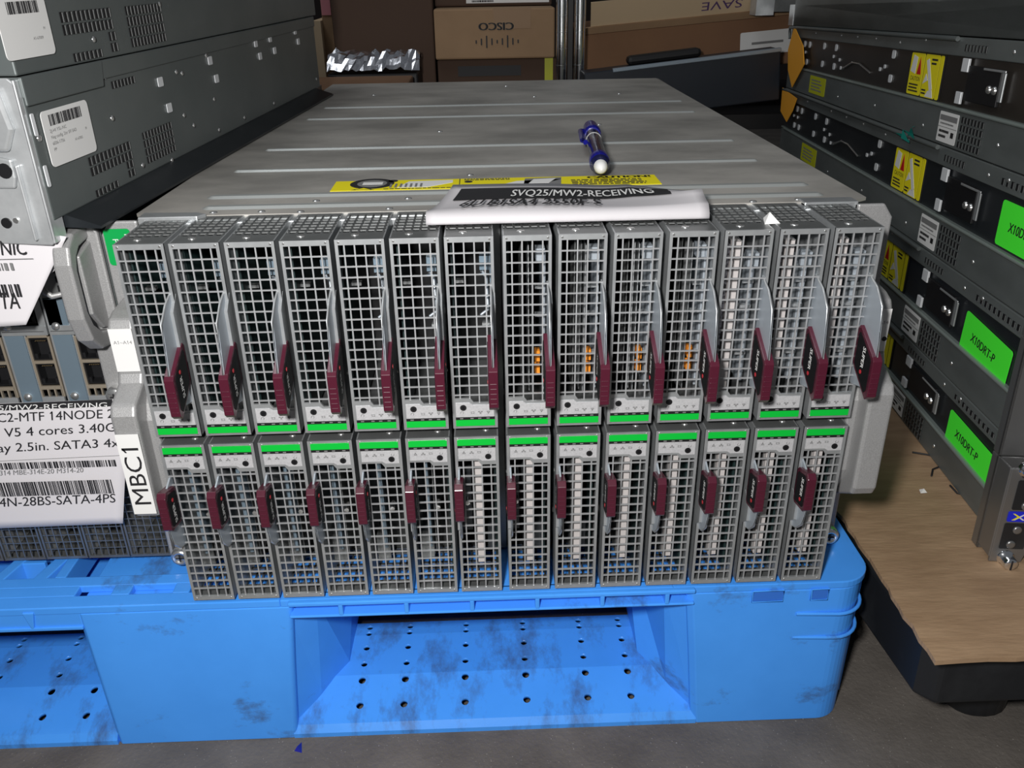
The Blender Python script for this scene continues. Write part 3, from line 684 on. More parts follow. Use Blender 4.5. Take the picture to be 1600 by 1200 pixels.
# ------------------------------------------------------------------ left enclosures
LX = -.2475
def left_enclosures():
    t = thing('blade_enclosure', 'silver half-height blade enclosure on the pallet at left, mesh nodes below a hanging label', 'server enclosure', (LX, .053, -.003), group=None)
    def shell(t, z1, name):
        b = MB(); b.box((-.0025, 0, 0), (0, .55, z1), 'steel_dark'); b.box((-.46, .004, z1-.002), (-.0025, .55, z1), 'steel_darker'); b.box((-.46, .002, 0), (-.0025, .55, .0015), 'zinc_dull')
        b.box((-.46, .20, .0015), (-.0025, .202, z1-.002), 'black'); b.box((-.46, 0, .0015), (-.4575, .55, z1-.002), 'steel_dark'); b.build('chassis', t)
    shell(t, .128, 0)
    e = MB(); e.box((-.0020, -.004, 0), (.0, .0, .128), 'silver_paint'); e.build('rack_ear', t)
    t2 = thing('blade_enclosure', 'silver half-height enclosure with network ports stacked upon the mesh-fronted one at left', 'server enclosure', (LX, .053, .1255))
    shell(t2, .128, 0)
    e = MB(); e.prism([(-.0185, 0), (-.0, 0), (-.0, .122), (-.004, .128), (-.0185, .128)], -.0045, -.0005, 'silver_paint', 'y'); e.build('rack_ear', t2, .0015)
    # arched handle with a recessed cheek
    outer = [(-.003, .1275), (-.022, .126), (-.031, .120), (-.034, .110), (-.034, .076), (-.029, .060), (-.018, .050), (-.003, .047)]
    inner = [(-.003, .118), (-.018, .1165), (-.024, .112), (-.027, .104), (-.027, .079), (-.0235, .069), (-.015, .061), (-.003, .0575)]
    h = MB(); n = len(outer); vs = []
    for x in (-.0165, -.0060):
        vs += [(x, y, z) for y, z in outer]+[(x, y, z) for y, z in inner]
    fs = []
    for i in range(n-1):
        fs += [(i, i+1, n+i+1, n+i), (2*n+i, 3*n+i, 3*n+i+1, 2*n+i+1), (i, 2*n+i, 2*n+i+1, i+1), (n+i, n+i+1, 3*n+i+1, 3*n+i)]
    h.add(vs, fs, 'silver_paint'); h.build('handle', t2, .0018, 3)
    h = MB(); h.prism([(-.0225, .112), (-.0225, .075), (-.012, .062), (-.003, .0585), (-.003, .117)], -.0090, -.0055, 'silver_paint', 'x'); h.build('handle_cheek', t2, .001)
    s = MB(); s.lathe([(.0062, 0), (.0062, .006), (.0045, .0075), (.0001, .0078)], 'screw', 20, Matrix.Translation((-.011, -.004, .012)) @ Matrix.Rotation(PI/2, 4, 'X')); s.box((-.0135, -.0122, .0115), (-.0085, -.0117, .0125), 'ink'); s.box((-.0115, -.0122, .0095), (-.0105, -.0117, .0145), 'ink'); s.build('thumb_screw', t2)
    MB().box((-.30, -.006, .0), (-.0190, .0, .0035), 'zinc').build('bottom_rail', t2)
    # network modules
    def module():
        m = thing('network_module', '', 'network module')
        f = MB(); W = .0300
        f.box((0, 0, 0), (.0012, .1, .122), 'zinc'); f.box((.0012, .0, 0), (.0135, .0012, .075), 'bluegrey'); f.box((.0135, .001, 0), (.0145, .004, .075), 'zinc')
        f.box((.0145, 0, 0), (.0300-.001, .002, .0045), 'zinc'); f.box((.0145, 0, .0100), (W-.001, .002, .0125), 'gold_pale')
        for k in range(4): f.box((.0145+k*.0045, 0, .0045), (.0155+k*.0045, .002, .0100), 'gold_pale')
        f.box((.0145, 0, .0125), (.0160, .002, .0480), 'gold_pale'); f.box((.0285, 0, .0045), (W, .002, .0480), 'gold_pale'); f.box((.016, 0, .0290), (.0285, .002, .0310), 'gold_pale'); f.box((.016, 0, .0475), (.0285, .002, .0495), 'gold_pale')
        f.box((.0012, -.0006, .0495), (W, .0016, .0560), 'zinc'); f.box((.0012, -.0008, .0520), (W-.002, -.0005, .0524), 'ink')
        f.box((.0012, 0, .0740), (W, .0016, .1215), 'zinc_dull'); f.box((.0012, .0, .056), (.010, .0016, .074), 'bluegrey'); f.box((.0255, .0, .056), (W, .0016, .074), 'zinc')
        f.build('faceplate', m, .0002)
        for z in (.0135, .0315, .0575):
            s = MB(); x = .0160 if z < .05 else .0115
            s.box((x, .009, z), (x+.0125, .0095, z+.0150), 'black'); s.box((x, .001, z), (x+.0008, .009, z+.015), 'black'); s.box((x+.0117, .001, z), (x+.0125, .009, z+.015), 'black')
            s.box((x, .001, z), (x+.0125, .009, z+.0006), 'black'); s.box((x, .001, z+.0144), (x+.0125, .009, z+.015), 'black')
            s.box((x+.0008, .0018, z+.0006), (x+.0025, .004, z+.0040), 'black'); s.box((x+.0095, .0018, z+.0006), (x+.0117, .004, z+.0040), 'black')
            for k in range(6): s.box((x+.0025+k*.0012, .003, z+.0125), (x+.0030+k*.0012, .008, z+.0128), 'gold')
            s.build('port', m)
        for z in (.0040, .0545):
            q = MB(); q.lathe([(.0028, 0), (.0026, .0012), (.0001, .0016)], 'screw', 14, Matrix.Translation((.0055, 0, z+.001)) @ Matrix.Rotation(PI/2, 4, 'X')); q.build('screw', m)
        v = MB()
        for k in range(7): v.box((.013, -.0004, .079+k*.006), (.0265, .0, .083+k*.006), 'black')
        v.build('vent', m)
        v = MB(); v.tube([(.0085, -.001, .118), (.0085, -.009, .112), (.0085, -.010, .088), (.0095, -.0095, .082), (.0130, -.009, .079), (.0190, -.008, .080), (.0225, -.001, .084)], .0019, 'silver_paint', 10); v.build('pull_loop', m)
        return m
    p = module(); names = ['half hidden by the arched handle', 'under the corner of the hanging sheet', 'cut by the left edge of the photo', 'next beyond the frame edge']
    for i in range(3):
        m = p if i == 0 else copy_tree(p)
        m.location = (-.2665-.0310*(i+1)+.003, .0515, .1295)
        tag(m, 'grey module with stacked network ports, '+names[i], 'network module', 'network modules in the left enclosure')
    # mesh nodes of the lower enclosure
    def node():
        m = thing('server_node', '', 'server node'); W = .0296; hN = .118
        h = MB(); h.box((0, 0, 0), (.0008, .18, hN), 'zinc'); h.box((W-.0008, 0, 0), (W, .18, hN), 'zinc'); h.box((.0008, 0, hN-.002), (W-.0008, .18, hN), 'zinc_dull')
        h.box((0, -.0006, 0), (.0012, .001, hN), 'zinc_dull'); h.box((W-.0012, -.0006, 0), (W, .001, hN), 'zinc_dull'); h.box((.0012, -.0006, 0), (W-.0012, .001, .0020), 'zinc_dull'); h.build('housing', m)
        g = MB()
        for k in range(5): x = W/2+(k-2)*.0052; g.box((x-.00035, -.0002, .002), (x+.00035, .0006, hN), 'zinc_dull')
        for k in range(1, 19): g.box((.0016, -.0003, .0022+k*.0062), (W-.0016, .0006, .0028+k*.0062), 'zinc_dull')
        g.build('grille', m)
        i = MB(); i.box((.004, .05, .03), (.025, .17, .11), 'drive'); i.box((.012, .02, .025), (.0125, .17, .11), 'pcb'); i.build('circuit_board', m)
        return m
    p = node(); nm = ['tucked behind the handle of the big enclosure', 'under the right corner of the lower label sheet', 'third from the big enclosure', 'fourth from the big enclosure', 'partly cut by the left edge of the photo']
    for i in range(5):
        m = p if i == 0 else copy_tree(p)
        m.location = (-.2480-.0308*(i+1)-.0006, .0515, .0003)
        tag(m, 'mesh-fronted node low at left, '+nm[i], 'server node', 'mesh nodes in the lower left enclosure')
mat('gold_pale', (0.42, 0.36, 0.28), 0.6, 0.4)
left_enclosures()

def hanging_sheets():
    # upper sheet, curls away at its right edge
    def sheet(name, label, y0, corners, ny, curl, art, cat='paper label'):
        t = thing(name, label, cat, (0, 0, 0))
        (xl, zt, xr_t, zt_r, xl_b, zb, xr_b, zb_r) = corners; n = 16; vs = []
        for j in range(n+1):
            v = j/n
            for i in range(n+1):
                u = i/n; xt = xl+(xr_t-xl)*u; xb = xl_b+(xr_b-xl_b)*u; z_t = zt+(zt_r-zt)*u; z_b = zb+(zb_r-zb)*u
                vs.append((xt+(xb-xt)*v, y0+curl(u, v), z_t+(z_b-z_t)*v))
        b = MB(); b.add(vs, [(j*(n+1)+i, (j+1)*(n+1)+i, (j+1)*(n+1)+i+1, j*(n+1)+i+1) for j in range(n) for i in range(n)], 'paper', True)
        o = b.build('sheet', t); so = o.modifiers.new('s', 'SOLIDIFY'); so.thickness = .0004
        a = MB(); art(a); a.build('printing', t); return t
    y1 = .020
    def art1(a):
        a.M = frame((0, y1-.0006, 0), X, Z)
        def P(px, py): q = at(px, py, 'y', y1); return q.x, q.z
        x, z = P(2, 398); a.text('NIC', x, z, .0125, 'ink', .0003, width=.0150, shear=.15)
        x, z = P(2, 482); a.text('TA', x, z, .0150, 'ink', .0003, width=.0118, shear=.15)
        x, z = P(0, 422); x2, z2 = P(20, 410); a.barcode(x-.02, z, x2, z2, 'ink_grey', .0003, 18, 3)
        x, z = P(0, 465); x2, z2 = P(31, 443); a.barcode(x-.02, z+.0005, x2, z2, 'ink', .0003, 22, 4)
        x, z = P(0, 405); x2, z2 = P(53, 405); a.rect(x-.02, z, x2, z+.0003, 'ink_grey', .0002)
    tl = at(-60, 350, 'y', y1); tr = at(90, 372, 'y', y1); bl = at(-60, 515, 'y', y1); br = at(40, 508, 'y', y1)
    sheet('paper_label_sheet', 'white label sheet hanging over the port modules at the left edge, its corner reading NIC', y1,
          (tl.x, tl.z, tr.x+.004, tr.z, bl.x, bl.z, br.x, br.z), 0, lambda u, v: .0005+.002*u*(1-v), art1)
    f = MB(); pts = [at(96, 374, 'y', y1+.006), at(72, 376, 'y', y1+.006), at(66, 436, 'y', y1+.007), at(84, 424, 'y', y1+.008), at(94, 400, 'y', y1+.008)]
    f.add([tuple(p) for p in pts]+[tuple(p+Vector((0, .0005, 0))) for p in pts], [(0, 1, 2, 3, 4), (9, 8, 7, 6, 5)]+[(i, 5+i, 5+(i+1) % 5, (i+1) % 5) for i in range(5)], 'paper')
    tag(f.build('paper_flap'), 'loose grey-white paper flap behind the hanging label at left', 'paper')
    y2 = .038
    def art2(a):
        a.M = frame((0, y2-.0004, 0), X, Z)
        def P(px, py): q = at(px, py, 'y', y2); return q.x, q.z
        def line(st, p0, p1, size, m='ink'):
            (x0, z0), (x1, z1) = P(*p0), P(*p1); a.text(st, x0, z0, size, m, .0004, width=math.hypot(x1-x0, z1-z0), shear=.22, rot=math.atan2(z1-z0, x1-x0))
        (x0, z0), (x1, z1) = P(-50, 643), P(176, 634)
        a.prism([(x0, z0), (x1, z1), (x1+.001, z1+.0050), (x0, z0+.0050)], .0001, .0003, 'ink')
        line('5/MW2-RECEIVING', (-2, 641), (168, 636), .0056, 'white')
        line('C2-MTF 14NODE 2', (-4, 659), (178, 652), .0095)
        line('V5 4 cores 3.40G', (8, 682), (181, 673), .0095)
        line('ay 2.5in. SATA3 4x', (-3, 706), (187, 697), .0095)
        (x0, z0), (x1, z1) = P(-40, 722), P(194, 711); a.prism([(x0, z0), (x1, z1), (x1, z1+.0003), (x0, z0+.0003)], .0001, .0002, 'ink_grey')
        (x0, z0), (x1, z1) = P(-40, 732), P(180, 714)
        a.barcode(x0, z0-.0012, x1, z0+.0040, 'ink', .0003, 90, 11)
        line('314 MBE-314E-20 M314-20', (0, 742), (131, 737), .0055, 'ink_grey')
        (x0, z0), (x1, z1) = P(-40, 775), P(175, 750); a.barcode(x0, z0-.0008, x1, z0+.0105, 'ink', .0003, 110, 12)
        line('4N-28BS-SATA-4PS', (0, 791), (181, 784), .0105)
    tl = at(-60, 633, 'y', y2); tr = at(172, 624, 'y', y2); bl = at(-60, 828, 'y', y2); br = at(192, 818, 'y', y2)
    P_ = at(208, 760, 'y', y2)
    sheet('paper_label_sheet', 'large white packing label taped across the lower left enclosure, ending in SATA-4PS', y2,
          (tl.x, tl.z, tr.x+.012, tr.z, bl.x, bl.z, br.x, br.z), 0, lambda u, v: .0, art2)
hanging_sheets()

# ------------------------------------------------------------------ left stack of dark rack servers
def vent_grid(b, x0, z0, nx, nz, px, pz, w_, h_, m='black', skip=None, z=0.0):
    for i in range(nx):
        for j in range(nz):
            if skip and skip(i, j): continue
            b.rect(x0+i*px, z0+j*pz, x0+i*px+w_, z0+j*pz+h_, m, z, .0002)
            b.rect(x0+i*px+w_*.78, z0+j*pz, x0+i*px+w_, z0+j*pz+h_*.95, 'edge', z+.0002, .0002)
mat('edge', (0.30, 0.31, 0.31), 0.6, 0.4)
YL = -math.atan(.083)
def left_stack():
    LO = Vector((-.2559-.083*.0104, .020, .0))
    for idx, (zb, zt, lab) in enumerate(((.262, .3400, 'dark rack server with white barcode sticker and silver ear, standing on the port enclosure'), (.3405, .4300, 'dark rack server on top of the left stack, cut by the frame'))):
        t = thing('rack_server', lab, 'rack server', (LO.x, LO.y, zb), (0, 0, YL)); H = zt-zb; D = .605-(0.0 if idx == 0 else -.015)
        b = MB(); b.box((-.40, 0, 0), (0, D, H), 'steel_dark'); b.build('case', t, .001)
        if idx == 0:
            b = MB(); b.box((-.40, .0, H-.011), (.0012, D, H), 'steel_dark'); b.prism([(0, H-.015), (.086, H-.015), (.090, H-.0), (0, H)], .0002, .0018, 'steel_dark', 'x') ; b.build('lid', t, .0008)
            q = MB(); q.prism([(-.005, 0), (.0005, .0002), (.020, -.0062), (.020, -.0078), (-.005, -.0070)], .012, D-.02, 'steel_darker', 'y'); q.box((-.40, .0, -.0075), (-.004, .565, 0), 'steel_darker'); q.build('mounting_rail', t)
        # side artwork: frame with x along depth, y up
        FR = frame((.0003, 0, 0), Y, Z)
        def VG(*a, **k):
            s = MB(); s.M = FR; vent_grid(s, *a, **k); s.build('vent', t)
        def SL(*a):
            s = MB(); s.M = FR; s.rrect(*a); s.build('mounting_slot', t)
        if idx == 0:
            for (y, z) in ((.165, .056), (.172, .037), (.265, .061), (.273, .046), (.385, .065), (.393, .053), (.430, .066), (.440, .054), (.520, .067), (.528, .056)):
                SL(y, z-.0032, y+.0085, z+.0032, .001, 'slot_bright', 0, .0006)
            for z in (.054, .026): SL(.0015, z-.007, .0045, z+.005, .001, 'slot_bright', 0, .0006)
            VG(.030, .0665, 13, 1, .0049, .006, .0034, .0048, skip=None, z=.0)
            VG(.098, .0600, 7, 1, .0049, .006, .0034, .0044)
            VG(.050, .0145, 11, 2, .0052, .0062, .0036, .0050, z=0)
            VG(.096, .0035, 2, 2, .0052, .0058, .0036, .0044)
            VG(.050, .0015, 6, 1, .0052, .006, .0034, .0040)
            VG(.126, .0065, 10, 4, .0050, .0055, .0034, .0044)
        else:
            VG(.055, .0165, 12, 2, .0052, .0068, .0036, .0056); VG(.108, .0030, 2, 2, .0052, .0066, .0036, .0052); VG(.060, .0015, 7, 1, .0052, .006, .0034, .0046)
            VG(.137, .0035, 11, 4, .0052, .0066, .0036, .0054)
            for (y, z) in ((.166, .040), (.285, .044), (.175, .058)): SL(y, z-.0032, y+.0085, z+.0034, .001, 'slot_bright', 0, .0006)
        for (y, z) in ([(.090, .043), (.005, .0455), (.20, .0595), (.21, .0575), (.20, .028), (.215, .018), (.265, .031), (.118, .007), (.165, .001), (.265, .006), (.33, .006), (.42, .006), (.263, .0655), (.62, .01), (.16, .070)] if idx == 0 else [(.088, .012), (.160, .044), (.192, .028), (.24, .031), (.40, .03), (.55, .03), (.50, .06)]):
            w_ = MB(); w_.lathe([(.0019, 0), (.0016, .0007), (.0001, .0009)], 'screw', 10, Matrix.Translation((.0003, min(y, .59), z)) @ Matrix.Rotation(PI/2, 4, 'Y')); w_.build('rivet', t)
        l = MB()
        if idx == 0:
            l.M = frame((.0006, .0105, .0280), Y, Z); l.rrect(0, 0, .0515, .0305, .003, 'white', 0, .0004)
            l.barcode(.007, .0220, .043, .0280, 'ink', .0005, 34, 5)
            for k, (st, wd) in enumerate((('2J-HI YSL-NC', .018), ('Neg config, 2/sr SFI SAD', .028), ('6E06-1756', .013), ('PP', .003))): l.text(st, .005, .0185-k*.0034, .0026, 'ink_grey', .0005, width=wd)
            l.text('PV', .043, .0140, .0022, 'ink_grey', .0005, width=.002); l.text('A1-67002', .029, .0100, .0022, 'ink_grey', .0005, width=.009)
            plabel(l.build('barcode_label', t), 'white barcode sticker')
        else:
            l.M = frame((.0006, -.006, .0080), Y, Z); l.rrect(0, 0, .0475, .0300, .003, 'white', 0, .0004)
            l.barcode(.010, .0220, .0400, .0280, 'ink', .0005, 30, 6); l.text('PV', .040, .0130, .0022, 'ink_grey', .0005, width=.002); l.text('A1-67009', .028, .0085, .0022, 'ink_grey', .0005, width=.010)
            plabel(l.build('barcode_label', t), 'white barcode sticker')
        if idx == 0:
            e = MB(); e.prism([(-.043, -.012), (-.003, -.0135), (-.0005, -.010), (-.0005, H-.003), (-.004, H), (-.06, H), (-.06, -.004)], -.0035, -.0015, 'silver_bright', 'y')
            e.box((-.0025, -.0035, -.0125), (-.0005, .010, H-.001), 'silver_bright'); e.box((-.0110, -.0065, -.0100), (-.0095, -.0035, H*.42), 'silver_bright')
            e.build('rack_ear', t, .001)
            q = MB(); q.prism([(-.030, .020), (-.014, .020), (-.012, .026), (-.012, .036), (-.030, .040)], -.0062, -.0036, 'silver_bright', 'y'); q.cyl((-.017, -.0068, .030), .0042, .001, 'black', 'y', 16); q.build('latch_pocket', t, .0012)
            q = MB(); q.prism([(-.045, .040), (-.012, .040), (-.006, .052), (-.009, H-.004), (-.045, H-.004)], -.0072, -.0030, 'silver_bright', 'y'); q.build('latch_cover', t, .003, 3)
            q = MB(); q.cyl((-.026, -.0045, .000), .0030, .001, 'black', 'y', 16); q.cyl((-.020, -.0045, .0015), .0016, .001, 'screw', 'y', 12); q.build('screw', t)
mat('silver_bright', (0.66, 0.68, 0.69), 0.55, 0.33, col2=(0.50, 0.52, 0.53), scale=40)
left_stack()

# ------------------------------------------------------------------ right pallet, cardboard, stack
YR = -math.atan(.111); TILT = -.046
def right_side():
    t = thing('plastic_pallet', 'scratched black plastic pallet on the floor at right under a cardboard sheet', 'pallet', (.282, -.050, FZ))
    HF = .057
    def on_top(px, py):           # the sloping top of the cardboard
        d = _f + (px-800)/FPX*_r - (py-600)/FPX*_u; C_ = Vector(CAM)
        n_ = Vector((0, -TILT, 1)); P0 = Vector((0, .09, -.0184)); return C_+d*((P0-C_).dot(n_)/d.dot(n_))
    b = MB()
    b.prism([(.010, 0), (.55, 0), (.55, .85), (-.012, .85), (-.012, .30), (0, .012)], HF, HF+.0505, 'black_plastic'); o = b.build('deck', t, .004, 3); o.rotation_euler = (TILT, 0, 0)
    q = MB(); q.box((.55*.31, -.0008, HF+.002), (.55*.31+.0015, .002, HF+.044), 'edge'); o = q.build('seam', t); o.rotation_euler = (TILT, 0, 0)
    for x, y in ((.078, .058), (.30, .055), (.50, .055), (.062, .70), (.50, .70)):
        l = MB(); l.lathe([(.016, 0), (.0195, .004), (.021, .05), (.022, HF+.002-(.03 if y > .5 else 0))], 'black_plastic', 20, Matrix.Translation((x, y, 0)) @ Matrix.Scale(1.25, 4, X)); l.build('foot', t)
    # cardboard
    c = MB(); rr = random.Random(3); pts = []
    A = on_top(1460, 1032).xy; B = on_top(1312, 800).xy; Cc = Vector((.330, .80)); D = Vector((.80, .80)); E_ = Vector((.80, A.y))
    def edge(p, q_, n, amp):
        o = []
        for k in range(n): o.append((p.x+(q_.x-p.x)*k/n+rr.uniform(-amp, amp), p.y+(q_.y-p.y)*k/n+rr.uniform(-amp, amp)))
        return o
    pts = edge(E_, A, 30, .0006)[1:]+edge(A, B, 16, .0014)+edge(B, Cc, 20, .002)+[(Cc.x, Cc.y), (D.x, D.y)]
    c.prism([(p[0], p[1]-.09) for p in pts], 0, .0035, 'cardboard'); o = c.build('cardboard_sheet'); o.location = (0, .09, -.0219)
    o.rotation_euler = (TILT, 0, 0); tag(o, 'torn brown corrugated cardboard sheet covering the black pallet', 'cardboard')
    s = MB(); z = -.0208
    for P in ([(1425, 708), (1450, 712), (1470, 718), (1480, 727)], [(1455, 745), (1457, 735), (1467, 731), (1485, 733), (1500, 745)], [(1484, 760), (1495, 772), (1510, 775), (1520, 768)], [(1500, 755), (1515, 765), (1527, 777), (1535, 790)]):
        s.tube([on_top(a, b_)+Vector((0, 0, .001)) for a, b_ in P], .0009, 'ink', 5)
    tag(s.build('wire_offcut'), 'thin black wire offcuts lying on the cardboard beside the lowest right server', 'wire')
    # servers
    O = Vector((.383, .090, -.0145)); dirv = Vector((.111, 1, TILT)); y_front = .052
    bounds = [(-.0035, .0755, 'bottom'), (.0765, .1660, 'second'), (.1670, .2610, 'third'), (.2620, .3530, 'fourth'), (.3540, .4400, 'top')]
    R_ = Euler((TILT, 0, YR)).to_matrix()
    labs = ['bottom rack server of the right stack, with a green sticker and silver control ear',
            'rack server second from the bottom at right, with a tilted green sticker',
            'rack server in the middle of the right stack, its green sticker cut by the frame',
            'rack server second from the top at right, with brownish recess and the upper caution stickers',
            'plain dark rack server on top of the right stack, cut by the frame']
    for i, (z0, z1, nm) in enumerate(bounds):
        base = O+R_ @ Vector((0, y_front-.09, z0)); H = z1-z0
        t = thing('rack_server', labs[i], 'rack server', base, (TILT, 0, YR), 'stack of dark rack servers at right')
        D = .90; mid = 'steel_darker' if i < 3 else 'recess_brown'  # upper servers get a browner recess colour
        b = MB(); b.box((.003, 0, 0), (.43, D, H), mid); b.box((0, 0, 0), (.003, D, H*.34), 'strip_grey'); b.box((0, .0, H*.83), (.003, D, H), 'strip_grey')
        if i == 4: b.box((0, 0, 0), (.003, D, H), 'strip_grey')
        b.build('case', t, .0008)
        if i < 4:
            q = MB(); q.tube([(0, .004, H*.36), (0, D-.02, H*.36)], .0016, 'lip', 8); q.box((-.0004, 0, H*.36), (.003, D, H*.36+.0016), 'lip'); q.build('side_rail', t)
            q = MB(); q.tube([(-.002, .25, H*.985), (-.003, D-.04, H*.985), (-.003, D+.005, H*.975), (-.001, D+.012, H*.93), (-.001, D+.008, H*.80)], .0022, 'strip_grey', 8); q.build('cover_bead', t)
            s = MB(); s.M = frame((.0027, 0, 0), -Y, Z)   # x = -depth
            def R2(y, z, w_, h_, m, th=.0008):
                k2 = MB(); k2.M = s.M; k2.rrect(-y-w_, z, -y, z+h_, min(w_, h_)*.3, m, 0, th); k2.build('mounting_slot', t)
            for (y, z) in ((.820, .48), (.790, .48), (.700, .50), (.640, .50), (.415, .50)): R2(y, H*z-.004, .010, .008, 'slot_bright')
            for (y, z) in ((.812, .74), (.782, .74), (.700, .75), (.640, .75), (.415, .765)): R2(y, H*z-.004, .010, .0085, 'slot_bright')
            for (y, z) in ((.832, .62), (.806, .62), (.650, .63), (.620, .60), (.440, .62), (.455, .58), (.61, .50)): R2(y, H*z-.002, .006, .004, 'slot_bright')
            s.tube([(-.60, H*.50, .001), (-.56, H*.60, .002), (-.53, H*.60, .002), (-.49, H*.52, .001)], .0012, 'screw', 6)
            s.build('spring_wire', t)
            # two-part caution sticker
            l = MB(); l.M = frame((.0026, .365-.052+.052-.0, 0), -Y, Z)
            z_0, z_1 = H*.39, H*.815; hh = z_1-z_0
            l.rect(-.004, z_0-.001, .086, z_1+.001, 'ink', 0, .0003)
            l.rrect(0, z_0, .036, z_1, .002, 'yellow', .0003, .0003); l.rrect(.038, z_0, .0735, z_1, .002, 'yellow', .0003, .0003); l.rrect(.075, z_0, .083, z_1, .002, 'yellow', .0003, .0003)
            l.prism([(.020, z_0+hh*.50), (.031, z_0+hh*.50), (.0255, z_0+hh*.92)], .0006, .0008, 'red_dark'); l.prism([(.003, z_0+hh*.55), (.016, z_0+hh*.5), (.018, z_0+hh*.9), (.007, z_0+hh*.95)], .0006, .0008, 'white')
            l.text('CAUTION', .005, z_0+hh*.34, hh*.15, 'ink', .0007, width=.026); l.scribble(.004, z_0+hh*.05, .030, z_0+hh*.28, 3, 'ink', .0007, i)
            l.prism([(.042, z_0+hh*.85), (.048, z_0+hh*.9), (.066, z_0+hh*.22), (.060, z_0+hh*.15)], .0006, .0008, 'white'); l.prism([(.040, z_0+hh*.3), (.052, z_0+hh*.4), (.046, z_0+hh*.55)], .0006, .0008, 'white'); l.prism([(.050, z_0+hh*.02), (.070, z_0+hh*.02), (.066, z_0+hh*.2), (.056, z_0+hh*.16)], .0006, .0008, 'white')
            l.scribble(.055, z_0+hh*.75, .070, z_0+hh*.93, 2, 'ink', .0007, i+5); l.scribble(.040, z_0+hh*.05, .052, z_0+hh*.2, 2, 'ink', .0007, i+6)
            plabel(l.build('caution_label', t), 'yellow caution sticker pair with red triangle')
            # sliding latch
            q = MB(); q.box((.0005, .160, H*.45), (.0030, .222, H*.76), 'black'); q.box((-.0006, .150, H*.50), (.0008, .156, H*.74), 'zinc'); q.box((-.0006, .222, H*.70), (.0016, .235, H*.82), 'slot_bright'); q.box((-.0006, .226, H*.41), (.0016, .237, H*.52), 'slot_bright'); q.box((-.001, .150, H*.74), (.0, .19, H*.76), 'zinc')
            for y in (.166, .176): q.lathe([(.0034, 0), (.0028, .0016), (.0001, .002)], 'screw', 14, Matrix.Translation((.0005, y, H*.585)) @ Matrix.Rotation(-PI/2, 4, 'Y'))
            q.build('slide_latch', t, .0004)
            # lower strip stickers and vent
            l = MB(); l.M = frame((-.0002, .750, 0), -Y, Z); l.rrect(0, H*.055, .085, H*.31, .002, 'yellow_dim', 0, .0003)
            l.scribble(.010, H*.09, .075, H*.27, 4, 'ink_grey', .0004, 20+i); plabel(l.build('notice_label', t), 'small dull yellow notice')
            l = MB(); l.M = frame((-.0002, .262, 0), -Y, Z); l.rrect(0, H*.03, .042, H*.315, .0012, 'white', 0, .0003)
            l.rect(.002, H*.235, .040, H*.285, 'ink_grey', .0004); l.scribble(.004, H*.19, .038, H*.22, 1, 'ink_grey', .0004, 30); l.rect(0, H*.172, .042, H*.176, 'ink_grey', .0004)
            l.scribble(.004, H*.06, .026, H*.155, 2, 'ink', .0004, 31); l.rect(.031, H*.09, .037, H*.14, 'ink', .0004); plabel(l.build('spec_label', t), 'white printed specification sticker')
            v = MB(); v.M = frame((-.0003, .214, 0), -Y, Z)
            vent_grid(v, 0, H*.03, 7, 4, .0066, H*.075, .0048, H*.055, 'black'); v.build('vent', t)
            v = MB(); v.M = frame((-.0003, .120, 0), -Y, Z); vent_grid(v, 0, H*.88, 10, 1, .0080, .01, .0048, H*.055, 'black'); v.build('vent', t)
            v = MB(); v.M = frame((-.0003, .235, 0), -Y, Z); vent_grid(v, 0, H*.88, 7, 1, .0066, .01, .0040, H*.06, 'black'); v.build('vent', t)
            q = MB()
            for (y, z) in ((.30, .12), (.14, .16), (.11, .93), (.145, .91), (.62, .92), (.55, .92), (.48, .92), (.40, .90), (.33, .95), (.75, .92), (.60, .12), (.45, .16)):
                q = MB(); q.lathe([(.0018, 0), (.0015, .0007), (.0001, .001)], 'screw', 10, Matrix.Translation((0, y, H*z)) @ Matrix.Rotation(-PI/2, 4, 'Y')); q.build('rivet', t)
        else:
            q = MB(); q.box((-.001, .90, 0), (.03, .93, .03), 'silver_bright'); q.build('rear_bracket', t)
        # orange rag tags at the back corners
        if i in (3, 2, 1):
            q = MB(); q.prism([(.895, H*.62), (.870, H*1.0), (.800, H*.72), (.780, H*.45), (.840, H*.05), (.880, H*.30)] if i == 3 else [(.905, H*1.0), (.800, H*.92), (.820, H*.70), (.850, H*.50), (.900, H*.62)], -.0045, -.0035, 'orange', 'x'); plabel(q.build('orange_tag', t), 'torn orange tag')
        # green stickers
        if i in (0, 1, 2):
            l = MB(); l.M = frame((.0022, {0: .127, 1: .137, 2: .115}[i], {0: H*.35, 1: H*.36, 2: H*.40}[i]), (0, -1, {0: -.02, 1: -.06, 2: 0}[i]), Z)
            l.rrect(0, 0, .086, H*.37, .003, 'green_neon', 0, .0004); l.text('X10DRT-P', .017, H*.14, .0105, 'ink', .0005, width=.045, shear=.1, bold=.0003); plabel(l.build('green_sticker', t), 'bright green sticker reading X10DRT-P')
        # front ear
        e = MB()
        if i < 4:
            e.box((-.0185, -.004, .0), (.0, -.001, H), 'silver_dark'); e.box((-.0185, -.004, .0), (-.0165, .006, H), 'silver_dark')
            e.box((-.0015, -.020, .0), (.0, -.004, H), 'silver_dark')
        if i == 0:
            e.prism([(-.017, .0), (.006, .0), (.010, .018), (.010, H), (-.017, H)], -.022, -.0195, 'silver_dark', 'y'); e.box((-.018, -.0215, .004), (-.016, -.001, H), 'silver_dark')
        if i < 4: plabel(e.build('rack_ear', t, .0006), 'silver front ear')
